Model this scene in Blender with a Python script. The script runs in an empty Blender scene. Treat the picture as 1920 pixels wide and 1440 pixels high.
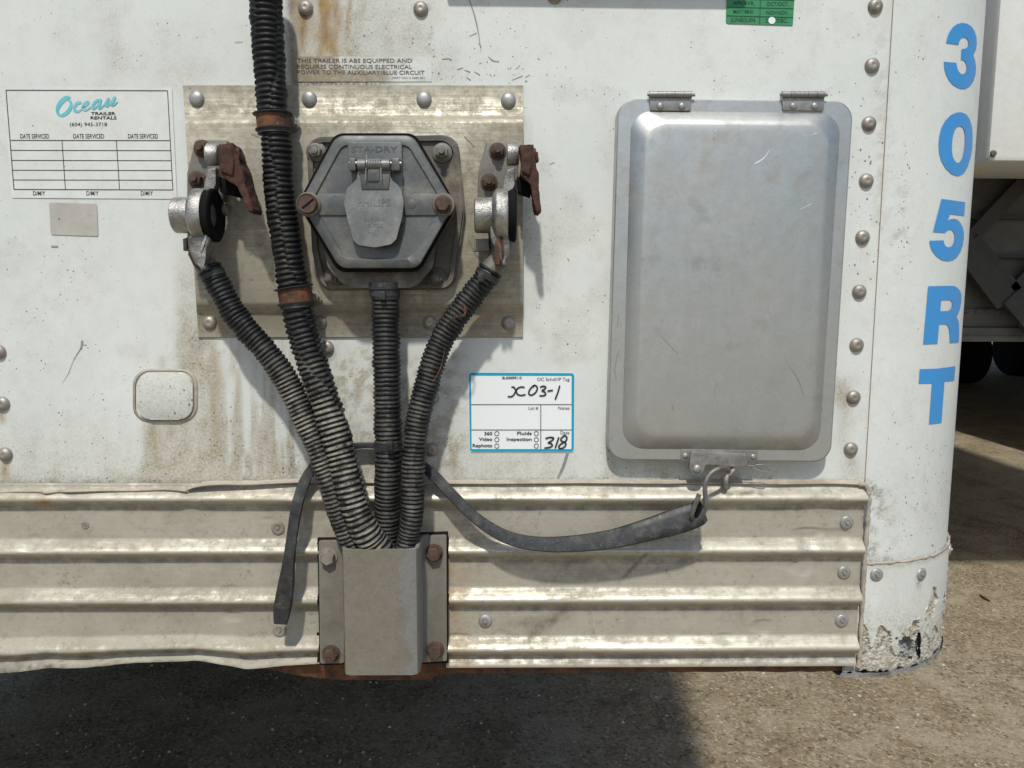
import bpy, bmesh, math, random
import numpy as np
from mathutils import Vector, Matrix
from mathutils.geometry import tessellate_polygon

random.seed(4)
SC = bpy.context.scene
COL = SC.collection
rad = math.radians

# ------------------------------------------------------------------ camera
F = 1440.0                       # focal length in pixels of a 1920 wide picture
CAM = Vector((0.0, -0.75, 1.55))
pitch, yaw, roll = rad(6.80), rad(0.93), rad(0.20)
FWD = Vector((math.sin(yaw) * math.cos(pitch), math.cos(yaw) * math.cos(pitch), -math.sin(pitch)))
_r = Vector((math.cos(yaw), -math.sin(yaw), 0))
_u = _r.cross(FWD)
RT = _r * math.cos(roll) + _u * math.sin(roll)
UP = _u * math.cos(roll) - _r * math.sin(roll)
cam = bpy.data.cameras.new("camera")
cam.sensor_width = 36
cam.lens = F / 1920 * 36
cam.clip_start = 0.02
cam.clip_end = 500
co = bpy.data.objects.new("camera", cam)
COL.objects.link(co)
m3 = Matrix((RT, UP, -FWD)).transposed()
co.matrix_world = Matrix.Translation(CAM) @ m3.to_4x4()
SC.camera = co

# ------------------------------------------------------------------ light
EL, AZ = rad(54), rad(6.5)
w = bpy.data.worlds.new("World")
SC.world = w
w.use_nodes = True
nt = w.node_tree
bg = nt.nodes["Background"]
sky = nt.nodes.new("ShaderNodeTexSky")
sky.sky_type = 'NISHITA'
sky.sun_disc = False
sky.sun_elevation = EL
sky.sun_rotation = math.pi + AZ
sky.altitude = 50
sky.air_density = 1.0
sky.dust_density = 1.3
sky.ozone_density = 1.0
nt.links.new(sky.outputs[0], bg.inputs[0])
bg.inputs[1].default_value = 0.12
sl = bpy.data.lights.new("sun", 'SUN')
sl.energy = 3.3
sl.angle = rad(2.4)
sl.color = (1.0, 0.96, 0.87)
so = bpy.data.objects.new("sun", sl)
COL.objects.link(so)
LD = Vector((math.sin(AZ) * math.cos(EL), math.cos(AZ) * math.cos(EL), -math.sin(EL)))
so.rotation_euler = LD.to_track_quat('-Z', 'Y').to_euler()
so.location = (0, -3, 5)
SC.view_settings.view_transform = 'Standard'
SC.view_settings.look = 'None'
SC.view_settings.exposure = 0.0
SC.view_settings.gamma = 1
SC.cycles.max_bounces = 6
SC.cycles.use_denoising = True


# ------------------------------------------------------------------ geometry helpers
def ray(px, py):
    return FWD + RT * ((px - 960) / F) - UP * ((py - 720) / F)


def P(px, py, d=0.0):
    """the point standing d metres off the trailer's front wall that the photo shows at px, py"""
    r = ray(px, py)
    t = (-d - CAM.y) / r.y
    return CAM + r * t


def G(px, py, z=0.0):
    r = ray(px, py)
    return CAM + r * ((z - CAM.z) / r.z)


def proj(X, Y, Z):
    dx, dy, dz = X - CAM.x, Y - CAM.y, Z - CAM.z
    f = dx * FWD.x + dy * FWD.y + dz * FWD.z
    return (960 + F * (dx * RT.x + dy * RT.y + dz * RT.z) / f,
            720 - F * (dx * UP.x + dy * UP.y + dz * UP.z) / f)


def px2m(d=0.0):
    return (0.755 - d) / F


ORIG = {}


def empty(name, loc, label, cat, group=None):
    o = bpy.data.objects.new(name, None)
    o.empty_display_size = 0.02
    o.location = loc
    COL.objects.link(o)
    o['label'] = label
    o['category'] = cat
    if group:
        o['group'] = group
    ORIG[o.name] = Vector(loc)
    return o


def finish(bm, name, mat, parent=None, smooth=True, angle=38, kind=None, label=None, cat=None, group=None, attrs=None):
    me = bpy.data.meshes.new(name)
    bmesh.ops.recalc_face_normals(bm, faces=bm.faces[:]) if not attrs else None
    off = ORIG[parent.name] if parent else Vector((0, 0, 0))
    if off.length:
        bmesh.ops.translate(bm, verts=bm.verts[:], vec=-off)
    bm.to_mesh(me)
    bm.free()
    if smooth:
        me.polygons.foreach_set('use_smooth', [True] * len(me.polygons))
        me.set_sharp_from_angle(angle=rad(angle))
    me.materials.append(mat)
    return link_mesh(me, name, parent, kind, label, cat, group, off)


def link_mesh(me, name, parent=None, kind=None, label=None, cat=None, group=None, off=None):
    o = bpy.data.objects.new(name, me)
    COL.objects.link(o)
    if parent:
        o.parent = parent
    if kind:
        o['kind'] = kind
    if label:
        o['label'] = label
    if cat:
        o['category'] = cat
    if group:
        o['group'] = group
    ORIG[o.name] = off if off is not None else Vector((0, 0, 0))
    return o


def npmesh(verts, faces, name, mat, parent=None, attrs=None, smooth=True, angle=60, **kw):
    """mesh from numpy: verts (n,3), faces (m,4) with per-vertex float attributes"""
    me = bpy.data.meshes.new(name)
    off = ORIG[parent.name] if parent else Vector((0, 0, 0))
    v = np.asarray(verts, dtype=np.float64) - np.array(off)
    me.from_pydata(v.tolist(), [], np.asarray(faces).tolist() if not isinstance(faces, list) else faces)
    if smooth:
        me.polygons.foreach_set('use_smooth', [True] * len(me.polygons))
        if angle < 179:
            me.set_sharp_from_angle(angle=rad(angle))
    for k, a in (attrs or {}).items():
        at = me.attributes.new(k, 'FLOAT', 'POINT')
        at.data.foreach_set('value', np.asarray(a, dtype=np.float32).ravel())
    me.materials.append(mat)
    return link_mesh(me, name, parent, off=off, **kw)


def roundpoly(pts, r, n=5):
    """polygon with rounded corners; r a number or one per corner"""
    out = []
    k = len(pts)
    rs = r if isinstance(r, (list, tuple)) else [r] * k
    for i in range(k):
        a, b, c = Vector(pts[i - 1]), Vector(pts[i]), Vector(pts[(i + 1) % k])
        u, v = (a - b), (c - b)
        ang = u.angle(v)
        t = min(rs[i] / math.tan(ang / 2), u.length * .49, v.length * .49)
        rr = t * math.tan(ang / 2)
        u.normalize()
        v.normalize()
        cen = b + (u + v).normalized() * (rr / math.sin(ang / 2))
        p0, p1 = b + u * t, b + v * t
        a0, a1 = p0 - cen, p1 - cen
        for j in range(n + 1):
            f = j / n
            q = a0.lerp(a1, f)
            q = q.normalized() * rr if q.length > 1e-9 else q
            out.append(tuple(cen + q))
    return out


def prism(bm, pts, d0, d1, bev=0.0, seg=2):
    fr = [bm.verts.new(P(x, y, d1)) for x, y in pts]
    bk = [bm.verts.new((v.co.x, -d0, v.co.z)) for v in fr]
    f = bm.faces.new(fr)
    bm.faces.new(bk[::-1])
    n = len(pts)
    for i in range(n):
        bm.faces.new((fr[i], bk[i], bk[(i + 1) % n], fr[(i + 1) % n]))
    if bev > 0:
        bmesh.ops.bevel(bm, geom=list(f.edges), offset=bev, segments=seg, affect='EDGES', profile=.5)


def ring(bm, outer, inner, d0, d1):
    n = len(outer)
    o1 = [bm.verts.new(P(x, y, d1)) for x, y in outer]
    i1 = [bm.verts.new(P(x, y, d1)) for x, y in inner]
    o0 = [bm.verts.new((v.co.x, -d0, v.co.z)) for v in o1]
    i0 = [bm.verts.new((v.co.x, -d0, v.co.z)) for v in i1]
    for i in range(n):
        j = (i + 1) % n
        bm.faces.new((o1[i], o1[j], i1[j], i1[i]))
        bm.faces.new((o1[i], o0[i], o0[j], o1[j]))
        bm.faces.new((i1[i], i1[j], i0[j], i0[i]))


def loft(bm, loops, cap=True, capstart=False):
    prev = None
    first = None
    for L in loops:
        vs = [bm.verts.new(p) for p in L]
        if prev:
            n = len(vs)
            for i in range(n):
                j = (i + 1) % n
                bm.faces.new((prev[i], prev[j], vs[j], vs[i]))
        else:
            first = vs
        prev = vs
    if cap:
        bm.faces.new(prev)
    if capstart:
        bm.faces.new(first[::-1])


def lathe(bm, c, axis, prof, seg=24, start=0.0):
    """prof: list of (t along axis, radius)"""
    axis = Vector(axis).normalized()
    ref = Vector((0, 0, 1)) if abs(axis.z) < .9 else Vector((1, 0, 0))
    u = axis.cross(ref).normalized()
    v = axis.cross(u)
    rows = []
    for t, r in prof:
        if r < 1e-7:
            rows.append([bm.verts.new(c + axis * t)])
        else:
            rows.append([bm.verts.new(c + axis * t + (u * math.cos(start + 2 * math.pi * i / seg) + v * math.sin(start + 2 * math.pi * i / seg)) * r) for i in range(seg)])
    for a, b in zip(rows, rows[1:]):
        if len(a) == 1 and len(b) == 1:
            continue
        for i in range(seg):
            j = (i + 1) % seg
            if len(a) == 1:
                bm.faces.new((a[0], b[j], b[i]))
            elif len(b) == 1:
                bm.faces.new((a[i], a[j], b[0]))
            else:
                bm.faces.new((a[i], a[j], b[j], b[i]))
    if len(rows[0]) > 1:
        bm.faces.new(rows[0][::-1])
    if len(rows[-1]) > 1:
        bm.faces.new(rows[-1])


def catmull(pts, n):
    """pts: list of tuples (any dim) -> n*(len-1)+1 samples"""
    a = np.array(pts, float)
    ext = np.vstack([2 * a[0] - a[1], a, 2 * a[-1] - a[-2]])
    out = []
    for i in range(1, len(ext) - 2):
        p0, p1, p2, p3 = ext[i - 1], ext[i], ext[i + 1], ext[i + 2]
        for k in range(n):
            t = k / n
            out.append(.5 * ((2 * p1) + (-p0 + p2) * t + (2 * p0 - 5 * p1 + 4 * p2 - p3) * t * t + (-p0 + 3 * p1 - 3 * p2 + p3) * t ** 3))
    out.append(ext[-2])
    return np.array(out)


def tube(bm, pts, r, seg=10, cap=True):
    """round tube along world points; r number or list"""
    pts = [Vector(p) for p in pts]
    n = len(pts)
    rs = r if isinstance(r, (list, tuple, np.ndarray)) else [r] * n
    rows = []
    nrm = None
    for i, p in enumerate(pts):
        t = (pts[min(i + 1, n - 1)] - pts[max(i - 1, 0)]).normalized()
        if nrm is None:
            nrm = t.cross(Vector((0.3, 1, 0.2))).normalized()
        nrm = (nrm - t * nrm.dot(t)).normalized()
        b = t.cross(nrm)
        rows.append([bm.verts.new(p + (nrm * math.cos(2 * math.pi * k / seg) + b * math.sin(2 * math.pi * k / seg)) * rs[i]) for k in range(seg)])
    for a, b in zip(rows, rows[1:]):
        for i in range(seg):
            j = (i + 1) % seg
            bm.faces.new((a[i], a[j], b[j], b[i]))
    if cap:
        bm.faces.new(rows[0][::-1])
        bm.faces.new(rows[-1])


def box(bm, x0, x1, y0, y1, z0, z1, bev=0.0):
    vs = [bm.verts.new((x, y, z)) for x in (x0, x1) for y in (y0, y1) for z in (z0, z1)]
    fs = []
    for q in ((0, 1, 3, 2), (4, 6, 7, 5), (0, 4, 5, 1), (2, 3, 7, 6), (0, 2, 6, 4), (1, 5, 7, 3)):
        fs.append(bm.faces.new([vs[i] for i in q]))
    if bev:
        es = set(e for f in fs for e in f.edges)
        bmesh.ops.bevel(bm, geom=list(es), offset=bev, segments=2, affect='EDGES', profile=.5)


def hexbolt(bm, c, axis, r, h, washer=1.35, stud=0.0):
    axis = Vector(axis).normalized()
    if washer:
        lathe(bm, c, axis, [(0, r * washer), (r * .18, r * washer), (r * .22, r * washer * .94)], 20)
    b = c + axis * (r * .2)
    lathe(bm, b, axis, [(0, r), (h * .8, r), (h, r * .85)], 6, random.random())
    if stud:
        lathe(bm, b + axis * h, axis, [(0, r * .5), (stud * .9, r * .5), (stud, r * .42)], 12)


def roughen(bm, size=.003, amp=.0006, freq=160, seed=0):
    from mathutils import noise as mn
    bmesh.ops.triangulate(bm, faces=bm.faces[:])
    for _ in range(5):
        es = [e for e in bm.edges if e.calc_length() > size]
        if not es or len(bm.verts) > 9000:
            break
        bmesh.ops.subdivide_edges(bm, edges=es, cuts=1)
        bmesh.ops.triangulate(bm, faces=[f for f in bm.faces if len(f.verts) > 3])
    bmesh.ops.recalc_face_normals(bm, faces=bm.faces[:])
    bm.normal_update()
    mv = []
    for v in bm.verts:
        q = v.co * freq + Vector((seed, 3, 7))
        mv.append(v.normal * ((mn.noise(q) + .5 * mn.noise(q * 2.3)) * amp))
    for v, d in zip(bm.verts, mv):
        v.co += d


def NB():
    return bmesh.new()


# ------------------------------------------------------------------ numpy value noise
def vnoise(x, y, seed):
    rng = np.random.default_rng(seed)
    T = rng.random((256, 256))
    xi, yi = np.floor(x).astype(int), np.floor(y).astype(int)
    fx, fy = x - xi, y - yi
    fx, fy = fx * fx * (3 - 2 * fx), fy * fy * (3 - 2 * fy)
    g = lambda a, b: T[a % 256, b % 256]
    return (g(xi, yi) * (1 - fx) + g(xi + 1, yi) * fx) * (1 - fy) + (g(xi, yi + 1) * (1 - fx) + g(xi + 1, yi + 1) * fx) * fy


def fbm(x, y, seed, o=4):
    s, a, t = 0, .5, 0
    for i in range(o):
        s = s + a * vnoise(x * 2 ** i, y * 2 ** i, seed + i)
        t += a
        a *= .55
    return s / t


def sm(e0, e1, x):
    t = np.clip((x - e0) / (e1 - e0), 0, 1)
    return t * t * (3 - 2 * t)


# ------------------------------------------------------------------ materials
class Mt:
    def __init__(s, name):
        s.m = bpy.data.materials.new(name)
        s.m.use_nodes = True
        s.nt = s.m.node_tree
        s.b = s.nt.nodes["Principled BSDF"]
        s._p = None

    def node(s, t):
        return s.nt.nodes.new("ShaderNode" + t)

    def put(s, sock, v):
        if isinstance(v, bpy.types.NodeSocket):
            s.nt.links.new(v, sock)
        elif isinstance(v, (tuple, list)):
            sock.default_value = tuple(v) + ((1,) if len(v) == 3 and len(sock.default_value) == 4 else ())
        else:
            sock.default_value = v

    def pos(s, st=None):
        if s._p is None:
            s._p = s.node("NewGeometry").outputs['Position']
        if st is None:
            return s._p
        n = s.node("VectorMath")
        n.operation = 'MULTIPLY'
        s.put(n.inputs[0], s._p)
        n.inputs[1].default_value = st
        return n.outputs[0]

    def noise(s, sc, det=4, ro=.6, st=None, dist=0.0):
        n = s.node("TexNoise")
        s.put(n.inputs['Vector'], s.pos(st))
        n.inputs['Scale'].default_value = sc
        n.inputs['Detail'].default_value = det
        n.inputs['Roughness'].default_value = ro
        n.inputs['Distortion'].default_value = dist
        return n.outputs['Fac']

    def vor(s, sc, out='Distance', st=None, rnd=1.0):
        n = s.node("TexVoronoi")
        s.put(n.inputs['Vector'], s.pos(st))
        n.inputs['Scale'].default_value = sc
        n.inputs['Randomness'].default_value = rnd
        return n.outputs[out], n.outputs['Color']

    def mr(s, v, a, b, c=0.0, d=1.0):
        n = s.node("MapRange")
        s.put(n.inputs[0], v)
        for i, x in enumerate((a, b, c, d)):
            s.put(n.inputs[i + 1], x)
        return n.outputs[0]

    def op(s, o, a, b=0.0, cl=False):
        n = s.node("Math")
        n.operation = o
        n.use_clamp = cl
        s.put(n.inputs[0], a)
        s.put(n.inputs[1], b)
        return n.outputs[0]

    def mul(s, a, b):
        return s.op('MULTIPLY', a, b)

    def add(s, a, b, cl=False):
        return s.op('ADD', a, b, cl)

    def attr(s, name):
        n = s.node("Attribute")
        n.attribute_name = name
        return n.outputs['Fac']

    def mix(s, f, a, b, bl='MIX'):
        n = s.node("Mix")
        n.data_type = 'RGBA'
        n.blend_type = bl
        s.put(n.inputs[0], f)
        s.put(n.inputs[6], a)
        s.put(n.inputs[7], b)
        return n.outputs[2]

    def sep(s, v):
        n = s.node("SeparateXYZ")
        s.put(n.inputs[0], v)
        return n.outputs

    def rnd(s):
        return s.node("ObjectInfo").outputs['Random']

    def bump(s, h, st=.3, dist=.001, prev=None):
        n = s.node("Bump")
        n.inputs['Strength'].default_value = st
        n.inputs['Distance'].default_value = dist
        s.put(n.inputs['Height'], h)
        if prev is not None:
            s.put(n.inputs['Normal'], prev)
        return n.outputs[0]

    def out(s, col, ro=.5, me=0.0, nrm=None, spec=None):
        s.put(s.b.inputs['Base Color'], col)
        s.put(s.b.inputs['Roughness'], ro)
        s.put(s.b.inputs['Metallic'], me)
        if nrm is not None:
            s.put(s.b.inputs['Normal'], nrm)
        if spec is not None:
            s.put(s.b.inputs['Specular IOR Level'], spec)
        return s.m


def white_paint():
    m = Mt("weathered white paint")
    n1 = m.noise(7, 5, .6)
    n2 = m.noise(60, 5, .65)
    n3 = m.noise(420, 4, .7)
    c = m.mix(m.mr(n1, .3, .7), (.595, .628, .600), (.665, .69, .662))
    c = m.mix(m.mul(m.mr(n2, .45, .85), .26), c, (.42, .44, .40))
    c = m.mix(m.mul(m.mr(n3, .50, .72), m.add(.14, m.mul(m.attr('grime'), .5))), c, (.33, .32, .28))
    n4 = m.noise(190, 6, .8)
    c = m.mix(m.mul(m.mr(n4, .56, .70), m.add(.12, m.mul(m.attr('speck'), .35))), c, (.24, .225, .19))
    g = m.attr('grime')
    gm = m.op('MULTIPLY', g, m.mr(n2, .2, .85, .45, 1.3), True)
    gm2 = m.op('MULTIPLY', gm, m.mr(n3, .25, .7, .35, 1.3), True)
    c = m.mix(gm2, c, m.mix(m.mr(n1, .35, .65), (.29, .255, .19), (.34, .30, .21)))
    r = m.attr('rust')
    rm = m.op('MULTIPLY', r, m.mr(m.noise(90, 5, .7, (1, 1, .25)), .3, .65, .3, 1.3), True)
    c = m.mix(rm, c, m.mix(m.mr(n2, .35, .65), (.20, .115, .045), (.36, .26, .12)))
    k = m.attr('dark')
    km = m.op('MULTIPLY', k, m.mr(n3, .35, .6, .2, 1.3), True)
    c = m.mix(km, c, (.13, .115, .09))
    sp = m.attr('speck')
    d1, c1 = m.vor(75)
    cr = m.sep(c1)
    t1 = m.mul(m.mr(cr[0], .5, 1, 0, .058), m.add(.55, sp))
    s1 = m.op('LESS_THAN', d1, t1)
    d2, c2 = m.vor(230, st=(1, 1, .8))
    cr2 = m.sep(c2)
    t2 = m.mul(m.mr(cr2[1], .6, 1, 0, .125), m.add(.3, m.mul(sp, 1.3)))
    s2 = m.op('LESS_THAN', d2, t2)
    c = m.mix(m.mul(m.op('MAXIMUM', s1, s2), .85), c, m.mix(cr[2], (.03, .03, .028), (.16, .14, .11)))
    h = m.add(m.mul(n2, .5), m.mul(n3, .3))
    return m.out(c, m.add(m.mr(n2, .3, .7, .34, .52), m.mul(gm, .3)), 0, m.bump(h, .12, .0006), .4)


def tan_metal(name, a=(.60, .55, .44), dust=(.37, .32, .235), amt=.5, use_attr=False, ro=.36):
    m = Mt(name)
    n1 = m.noise(14, 5, .62)
    n2 = m.noise(95, 6, .68)
    n3 = m.noise(520, 4, .7)
    st = m.noise(60, 6, .75, (.18, 1, 7))
    c = m.mix(m.mr(st, .3, .7), a, (a[0] * .8, a[1] * .79, a[2] * .76))
    dm = m.add(m.add(m.mr(n2, .32, .72), m.mr(n1, .3, .75, -.28, .34)), m.mr(st, .3, .7, -.22, .22))
    if use_attr:
        dm = m.add(dm, m.mr(m.attr('dirt'), 0, 1, -.75, 1.0), True)
    else:
        dm = m.add(dm, amt - .5, True)
    dm = m.op('MULTIPLY', dm, m.mr(n3, .25, .6, .55, 1.1), True)
    c = m.mix(dm, c, m.mix(m.mr(n1, .35, .65), dust, (dust[0] * .78, dust[1] * .77, dust[2] * .74)))
    dk = m.mul(m.mr(m.noise(170, 6, .78), .52, .70), m.mr(m.noise(22, 5, .7), .40, .64))
    c = m.mix(m.mul(dk, .7), c, (.10, .08, .055))
    if use_attr:
        c = m.mix(m.op('MULTIPLY', m.attr('dark'), m.mr(n2, .3, .6, .3, 1.2), True), c, (.10, .085, .065))
        c = m.mix(m.op('MULTIPLY', m.attr('rust'), m.mr(n2, .35, .65, .1, 1.3), True), c, (.33, .19, .07))
    d1, c1 = m.vor(120)
    s1 = m.op('LESS_THAN', d1, m.mr(m.sep(c1)[0], .6, 1, 0, .1))
    c = m.mix(m.mul(s1, .7), c, (.10, .085, .06))
    met = m.mr(dm, 0, 1, .60, .08)
    rr = m.add(m.mr(dm, 0, 1, ro, .78), m.mr(st, .3, .7, -.06, .06))
    h = m.add(m.mul(n3, .5), m.add(m.mul(n2, .5), m.mul(st, .35)))
    return m.out(c, rr, met, m.bump(h, .30, .0006))


def door_metal():
    m = Mt("dull pressed aluminium")
    z = m.sep(m.pos())[2]
    n1 = m.noise(13, 6, .68)
    n2 = m.noise(70, 6, .66)
    n3 = m.noise(600, 3, .7)
    lo = m.mr(z, 1.30, 1.62, .66, .12)
    dm = m.add(m.mr(n1, .3, .72, -.34, .42), m.add(lo, m.mr(n2, .35, .7, -.25, .32)), True)
    dm = m.op('MULTIPLY', dm, m.mr(n3, .3, .6, .7, 1.1), True)
    c = m.mix(m.mr(n2, .35, .65), (.50, .52, .51), (.43, .45, .44))
    c = m.mix(m.mul(dm, .8), c, (.33, .31, .272))
    br = m.noise(120, 4, .7, (1, 1, .06))
    dk = m.mr(m.noise(34, 6, .72), .56, .68)
    c = m.mix(m.mul(m.mr(m.noise(300, 5, .8), .5, .7), .35), c, (.30, .29, .265))
    c = m.mix(m.mul(dk, .4), c, (.27, .26, .24))
    met = m.mr(dm, 0, 1, .86, .5)
    rr = m.add(m.mr(dm, 0, 1, .41, .62), m.mr(br, .3, .7, -.02, .03))
    return m.out(c, rr, met, m.bump(m.add(n3, m.mul(n2, .6)), .10, .0005))


def simple(name, c0, c1, ro=.6, me=0.0, sc=60, bump=.2, sc2=None, c2=None, lo=.35, hi=.65, bd=.0006, fleck=0.0, fc=(.4, .38, .34)):
    m = Mt(name)
    n1 = m.noise(sc, 6, .65)
    n2 = m.noise(sc * 7, 4, .7)
    c = m.mix(m.mr(n1, lo, hi), c0, c1)
    if c2:
        c = m.mix(m.mr(m.noise(sc2 or sc * .4, 6, .7), .5, .68), c, c2)
    c = m.mix(m.mr(n2, .4, .75, 0, .35), c, tuple(x * .55 for x in c0))
    if fleck:
        c = m.mix(m.mul(m.mr(m.noise(sc * 3, 6, .75), .58, .7), fleck), c, fc)
    return m.out(c, m.mr(n1, .3, .7, max(.05, ro - .1), min(1, ro + .1)), me, m.bump(m.add(n1, n2), bump, bd))


def hose_mat():
    m = Mt("black ribbed conduit plastic with dust")
    n1 = m.noise(55, 5, .7)
    n2 = m.noise(330, 5, .7)
    d = m.attr('dust')
    cr = m.attr('crest')
    a = m.op('MULTIPLY', m.mr(d, .12, .9, 0, 1), m.mr(n1, .38, .60, .05, 1.35), True)
    a = m.op('MULTIPLY', a, m.mr(cr, .55, 1.0, .0, 1.0), True)
    a = m.op('MULTIPLY', a, m.mr(n2, .3, .6, .5, 1.15), True)
    c = m.mix(a, (.009, .010, .011), (.30, .275, .225))
    return m.out(c, m.mr(a, 0, 1, .5, .88), 0, m.bump(n2, .15, .0004), .3)


def sticker(name, base, dirty, amt=.4, fade=None, attr=None):
    m = Mt(name)
    n1 = m.noise(35, 6, .7)
    n2 = m.noise(260, 5, .7)
    c = m.mix(m.mul(m.mr(n1, .4, .7), amt), base, dirty)
    c = m.mix(m.mul(m.mr(n2, .55, .75), amt * .6), c, tuple(x * .6 for x in dirty))
    d1, c1 = m.vor(110)
    s1 = m.op('LESS_THAN', d1, m.mr(m.sep(c1)[0], .6, 1, 0, .09))
    c = m.mix(m.mul(s1, min(1, amt * 2)), c, (.04, .04, .035))
    if attr:
        g = m.op('MULTIPLY', m.attr(attr), m.mr(n2, .3, .62, .6, 1.2), True)
        c = m.mix(g, c, (.27, .225, .15))
    return m.out(c, .45, 0, m.bump(n2, .05, .0003), .4)


def ground_mat():
    m = Mt("dusty worn asphalt with fine gravel")
    n1 = m.noise(.9, 6, .65)
    n2 = m.noise(9, 6, .7)
    n3 = m.noise(70, 5, .75)
    d, vc = m.vor(95)
    g = m.sep(vc)
    c = m.mix(m.mr(n2, .3, .7), (.215, .165, .098), (.272, .22, .142))
    c = m.mix(m.mr(n1, .48, .60), c, (.29, .25, .178))
    c = m.mix(m.mul(m.mr(g[0], .55, 1), .75), c, (.42, .37, .28))
    c = m.mix(m.mul(m.mr(g[1], .72, 1), .8), c, (.075, .058, .042))
    c = m.mix(m.mr(n3, .5, .75, 0, .6), c, (.10, .08, .055))
    n5 = m.noise(3.2, 6, .72, dist=.6)
    c = m.mix(m.mr(n5, .50, .64, 0, .75), c, (.345, .30, .22))
    c = m.mix(m.mr(n5, .46, .34, 0, .65), c, (.13, .10, .068))
    d2, vc2 = m.vor(38)
    g2 = m.sep(vc2)
    c = m.mix(m.mul(m.op('LESS_THAN', d2, m.mr(g2[0], .6, 1, 0, .28)), .8), c, m.mix(g2[1], (.08, .062, .045), (.46, .41, .32)))
    h = m.add(m.mul(m.mr(d, 0, .6, 1, 0), .6), m.add(m.mul(n3, .5), n2))
    return m.out(c, .93, 0, m.bump(h, .6, .0035), .2)


WHITE = white_paint()
PLATE = tan_metal("stained aluminium sheet", a=(.47, .445, .37), dust=(.30, .272, .205), amt=.60, ro=.42)
RAIL = tan_metal("dusty corrugated aluminium", a=(.56, .535, .455), dust=(.375, .35, .288), use_attr=True, ro=.44)
DOOR = door_metal()
STEEL = simple("dull zinc steel", (.27, .265, .25), (.37, .365, .35), .45, .7, 90, .15)
RIVET = simple("grey oxidised rivet", (.30, .275, .235), (.38, .355, .31), .5, .55, 150, .25, c2=(.22, .19, .15))
RIVCLEAN = simple("bright rivet", (.33, .33, .32), (.43, .43, .42), .45, .5, 150, .15, c2=(.28, .26, .23))
ZINC = simple("grey cast zinc with dust", (.085, .094, .096), (.122, .130, .128), .5, .3, 45, .18, sc2=30, c2=(.19, .185, .165))
ZINCDK = simple("grimy cast zinc", (.075, .07, .06), (.15, .135, .11), .7, .2, 50, .3, sc2=25, c2=(.24, .215, .165))
ZINCLT = simple("worn pale cast zinc", (.15, .158, .158), (.21, .217, .214), .5, .35, 55, .2, sc2=40, c2=(.27, .27, .255))
CAST = simple("worn cast aluminium", (.27, .265, .25), (.50, .495, .475), .38, .8, 90, .6, sc2=55, c2=(.13, .12, .10), bd=.001)
CASTMID = simple("grimy cast aluminium", (.19, .185, .17), (.36, .355, .335), .45, .65, 80, .6, sc2=50, c2=(.10, .09, .075), bd=.001)
CASTDK = simple("dirty cast aluminium bracket", (.15, .145, .125), (.23, .22, .19), .62, .35, 60, .3, c2=(.19, .175, .14))
RUST = simple("flaking rust", (.045, .021, .014), (.105, .044, .026), .85, .0, 130, .8, sc2=70, c2=(.03, .018, .015), bd=.0015, fleck=.4, fc=(.20, .095, .05))
RUSTLT = simple("orange rust", (.075, .032, .016), (.19, .08, .034), .85, .0, 80, .6, sc2=45, c2=(.022, .017, .014), bd=.001, fleck=.5, fc=(.27, .20, .15))
RUSTBOLT = simple("rusty bolt", (.065, .038, .028), (.14, .09, .068), .75, .25, 180, .5, c2=(.07, .045, .035))
DUSTBOLT = simple("dust covered bolt", (.22, .20, .17), (.30, .275, .235), .8, .15, 120, .4, c2=(.17, .14, .11))
RUBBER = simple("black rubber", (.018, .019, .021), (.035, .036, .038), .48, .0, 60, .25, sc2=80, c2=(.07, .07, .068), fleck=.35, fc=(.16, .155, .145))
RUBBERD = simple("dusty black rubber", (.014, .015, .017), (.035, .036, .037), .5, .0, 70, .4, sc2=60, c2=(.075, .074, .068), fleck=.4, fc=(.22, .21, .19))
BLACK0 = simple("matt black", (.006, .006, .006), (.011, .011, .011), .85, .0, 60, .1)
BLACK = BLACK0
BLACK.node_tree.nodes['Principled BSDF'].inputs['Specular IOR Level'].default_value = .12
SEAL = simple("old beige sealant", (.36, .31, .25), (.47, .42, .35), .75, .0, 60, .5, c2=(.27, .23, .18), bd=.001)
CHAN = simple("dust coated steel channel", (.165, .153, .125), (.21, .195, .16), .82, .1, 70, .3, sc2=18, c2=(.225, .222, .205))
HOSE = hose_mat()


def channel_mat():
    m = Mt("dusty channel rubbed clean along one edge")
    n1, n2, n3 = m.noise(40, 6, .65), m.noise(260, 5, .75), m.noise(900, 3, .7)
    c = m.mix(m.mr(n1, .3, .7), (.165, .153, .118), (.205, .19, .15))
    x = m.add(m.sep(m.pos())[0], m.mr(n1, .3, .7, -.012, .012))
    c = m.mix(m.mr(x, P(752, 1150, .06).x, P(765, 1150, .06).x), c, m.mix(n2, (.18, .18, .17), (.22, .22, .21)))
    c = m.mix(m.mr(n2, .45, .7, 0, .45), c, (.11, .10, .08))
    c = m.mix(m.mr(m.noise(30, 6, .7), .58, .68, 0, .5), c, (.12, .115, .105))
    c = m.mix(m.mr(n3, .5, .75, 0, .3), c, (.36, .335, .28))
    return m.out(c, .85, .05, m.bump(m.add(n2, n3), .35, .0007), .25)


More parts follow.
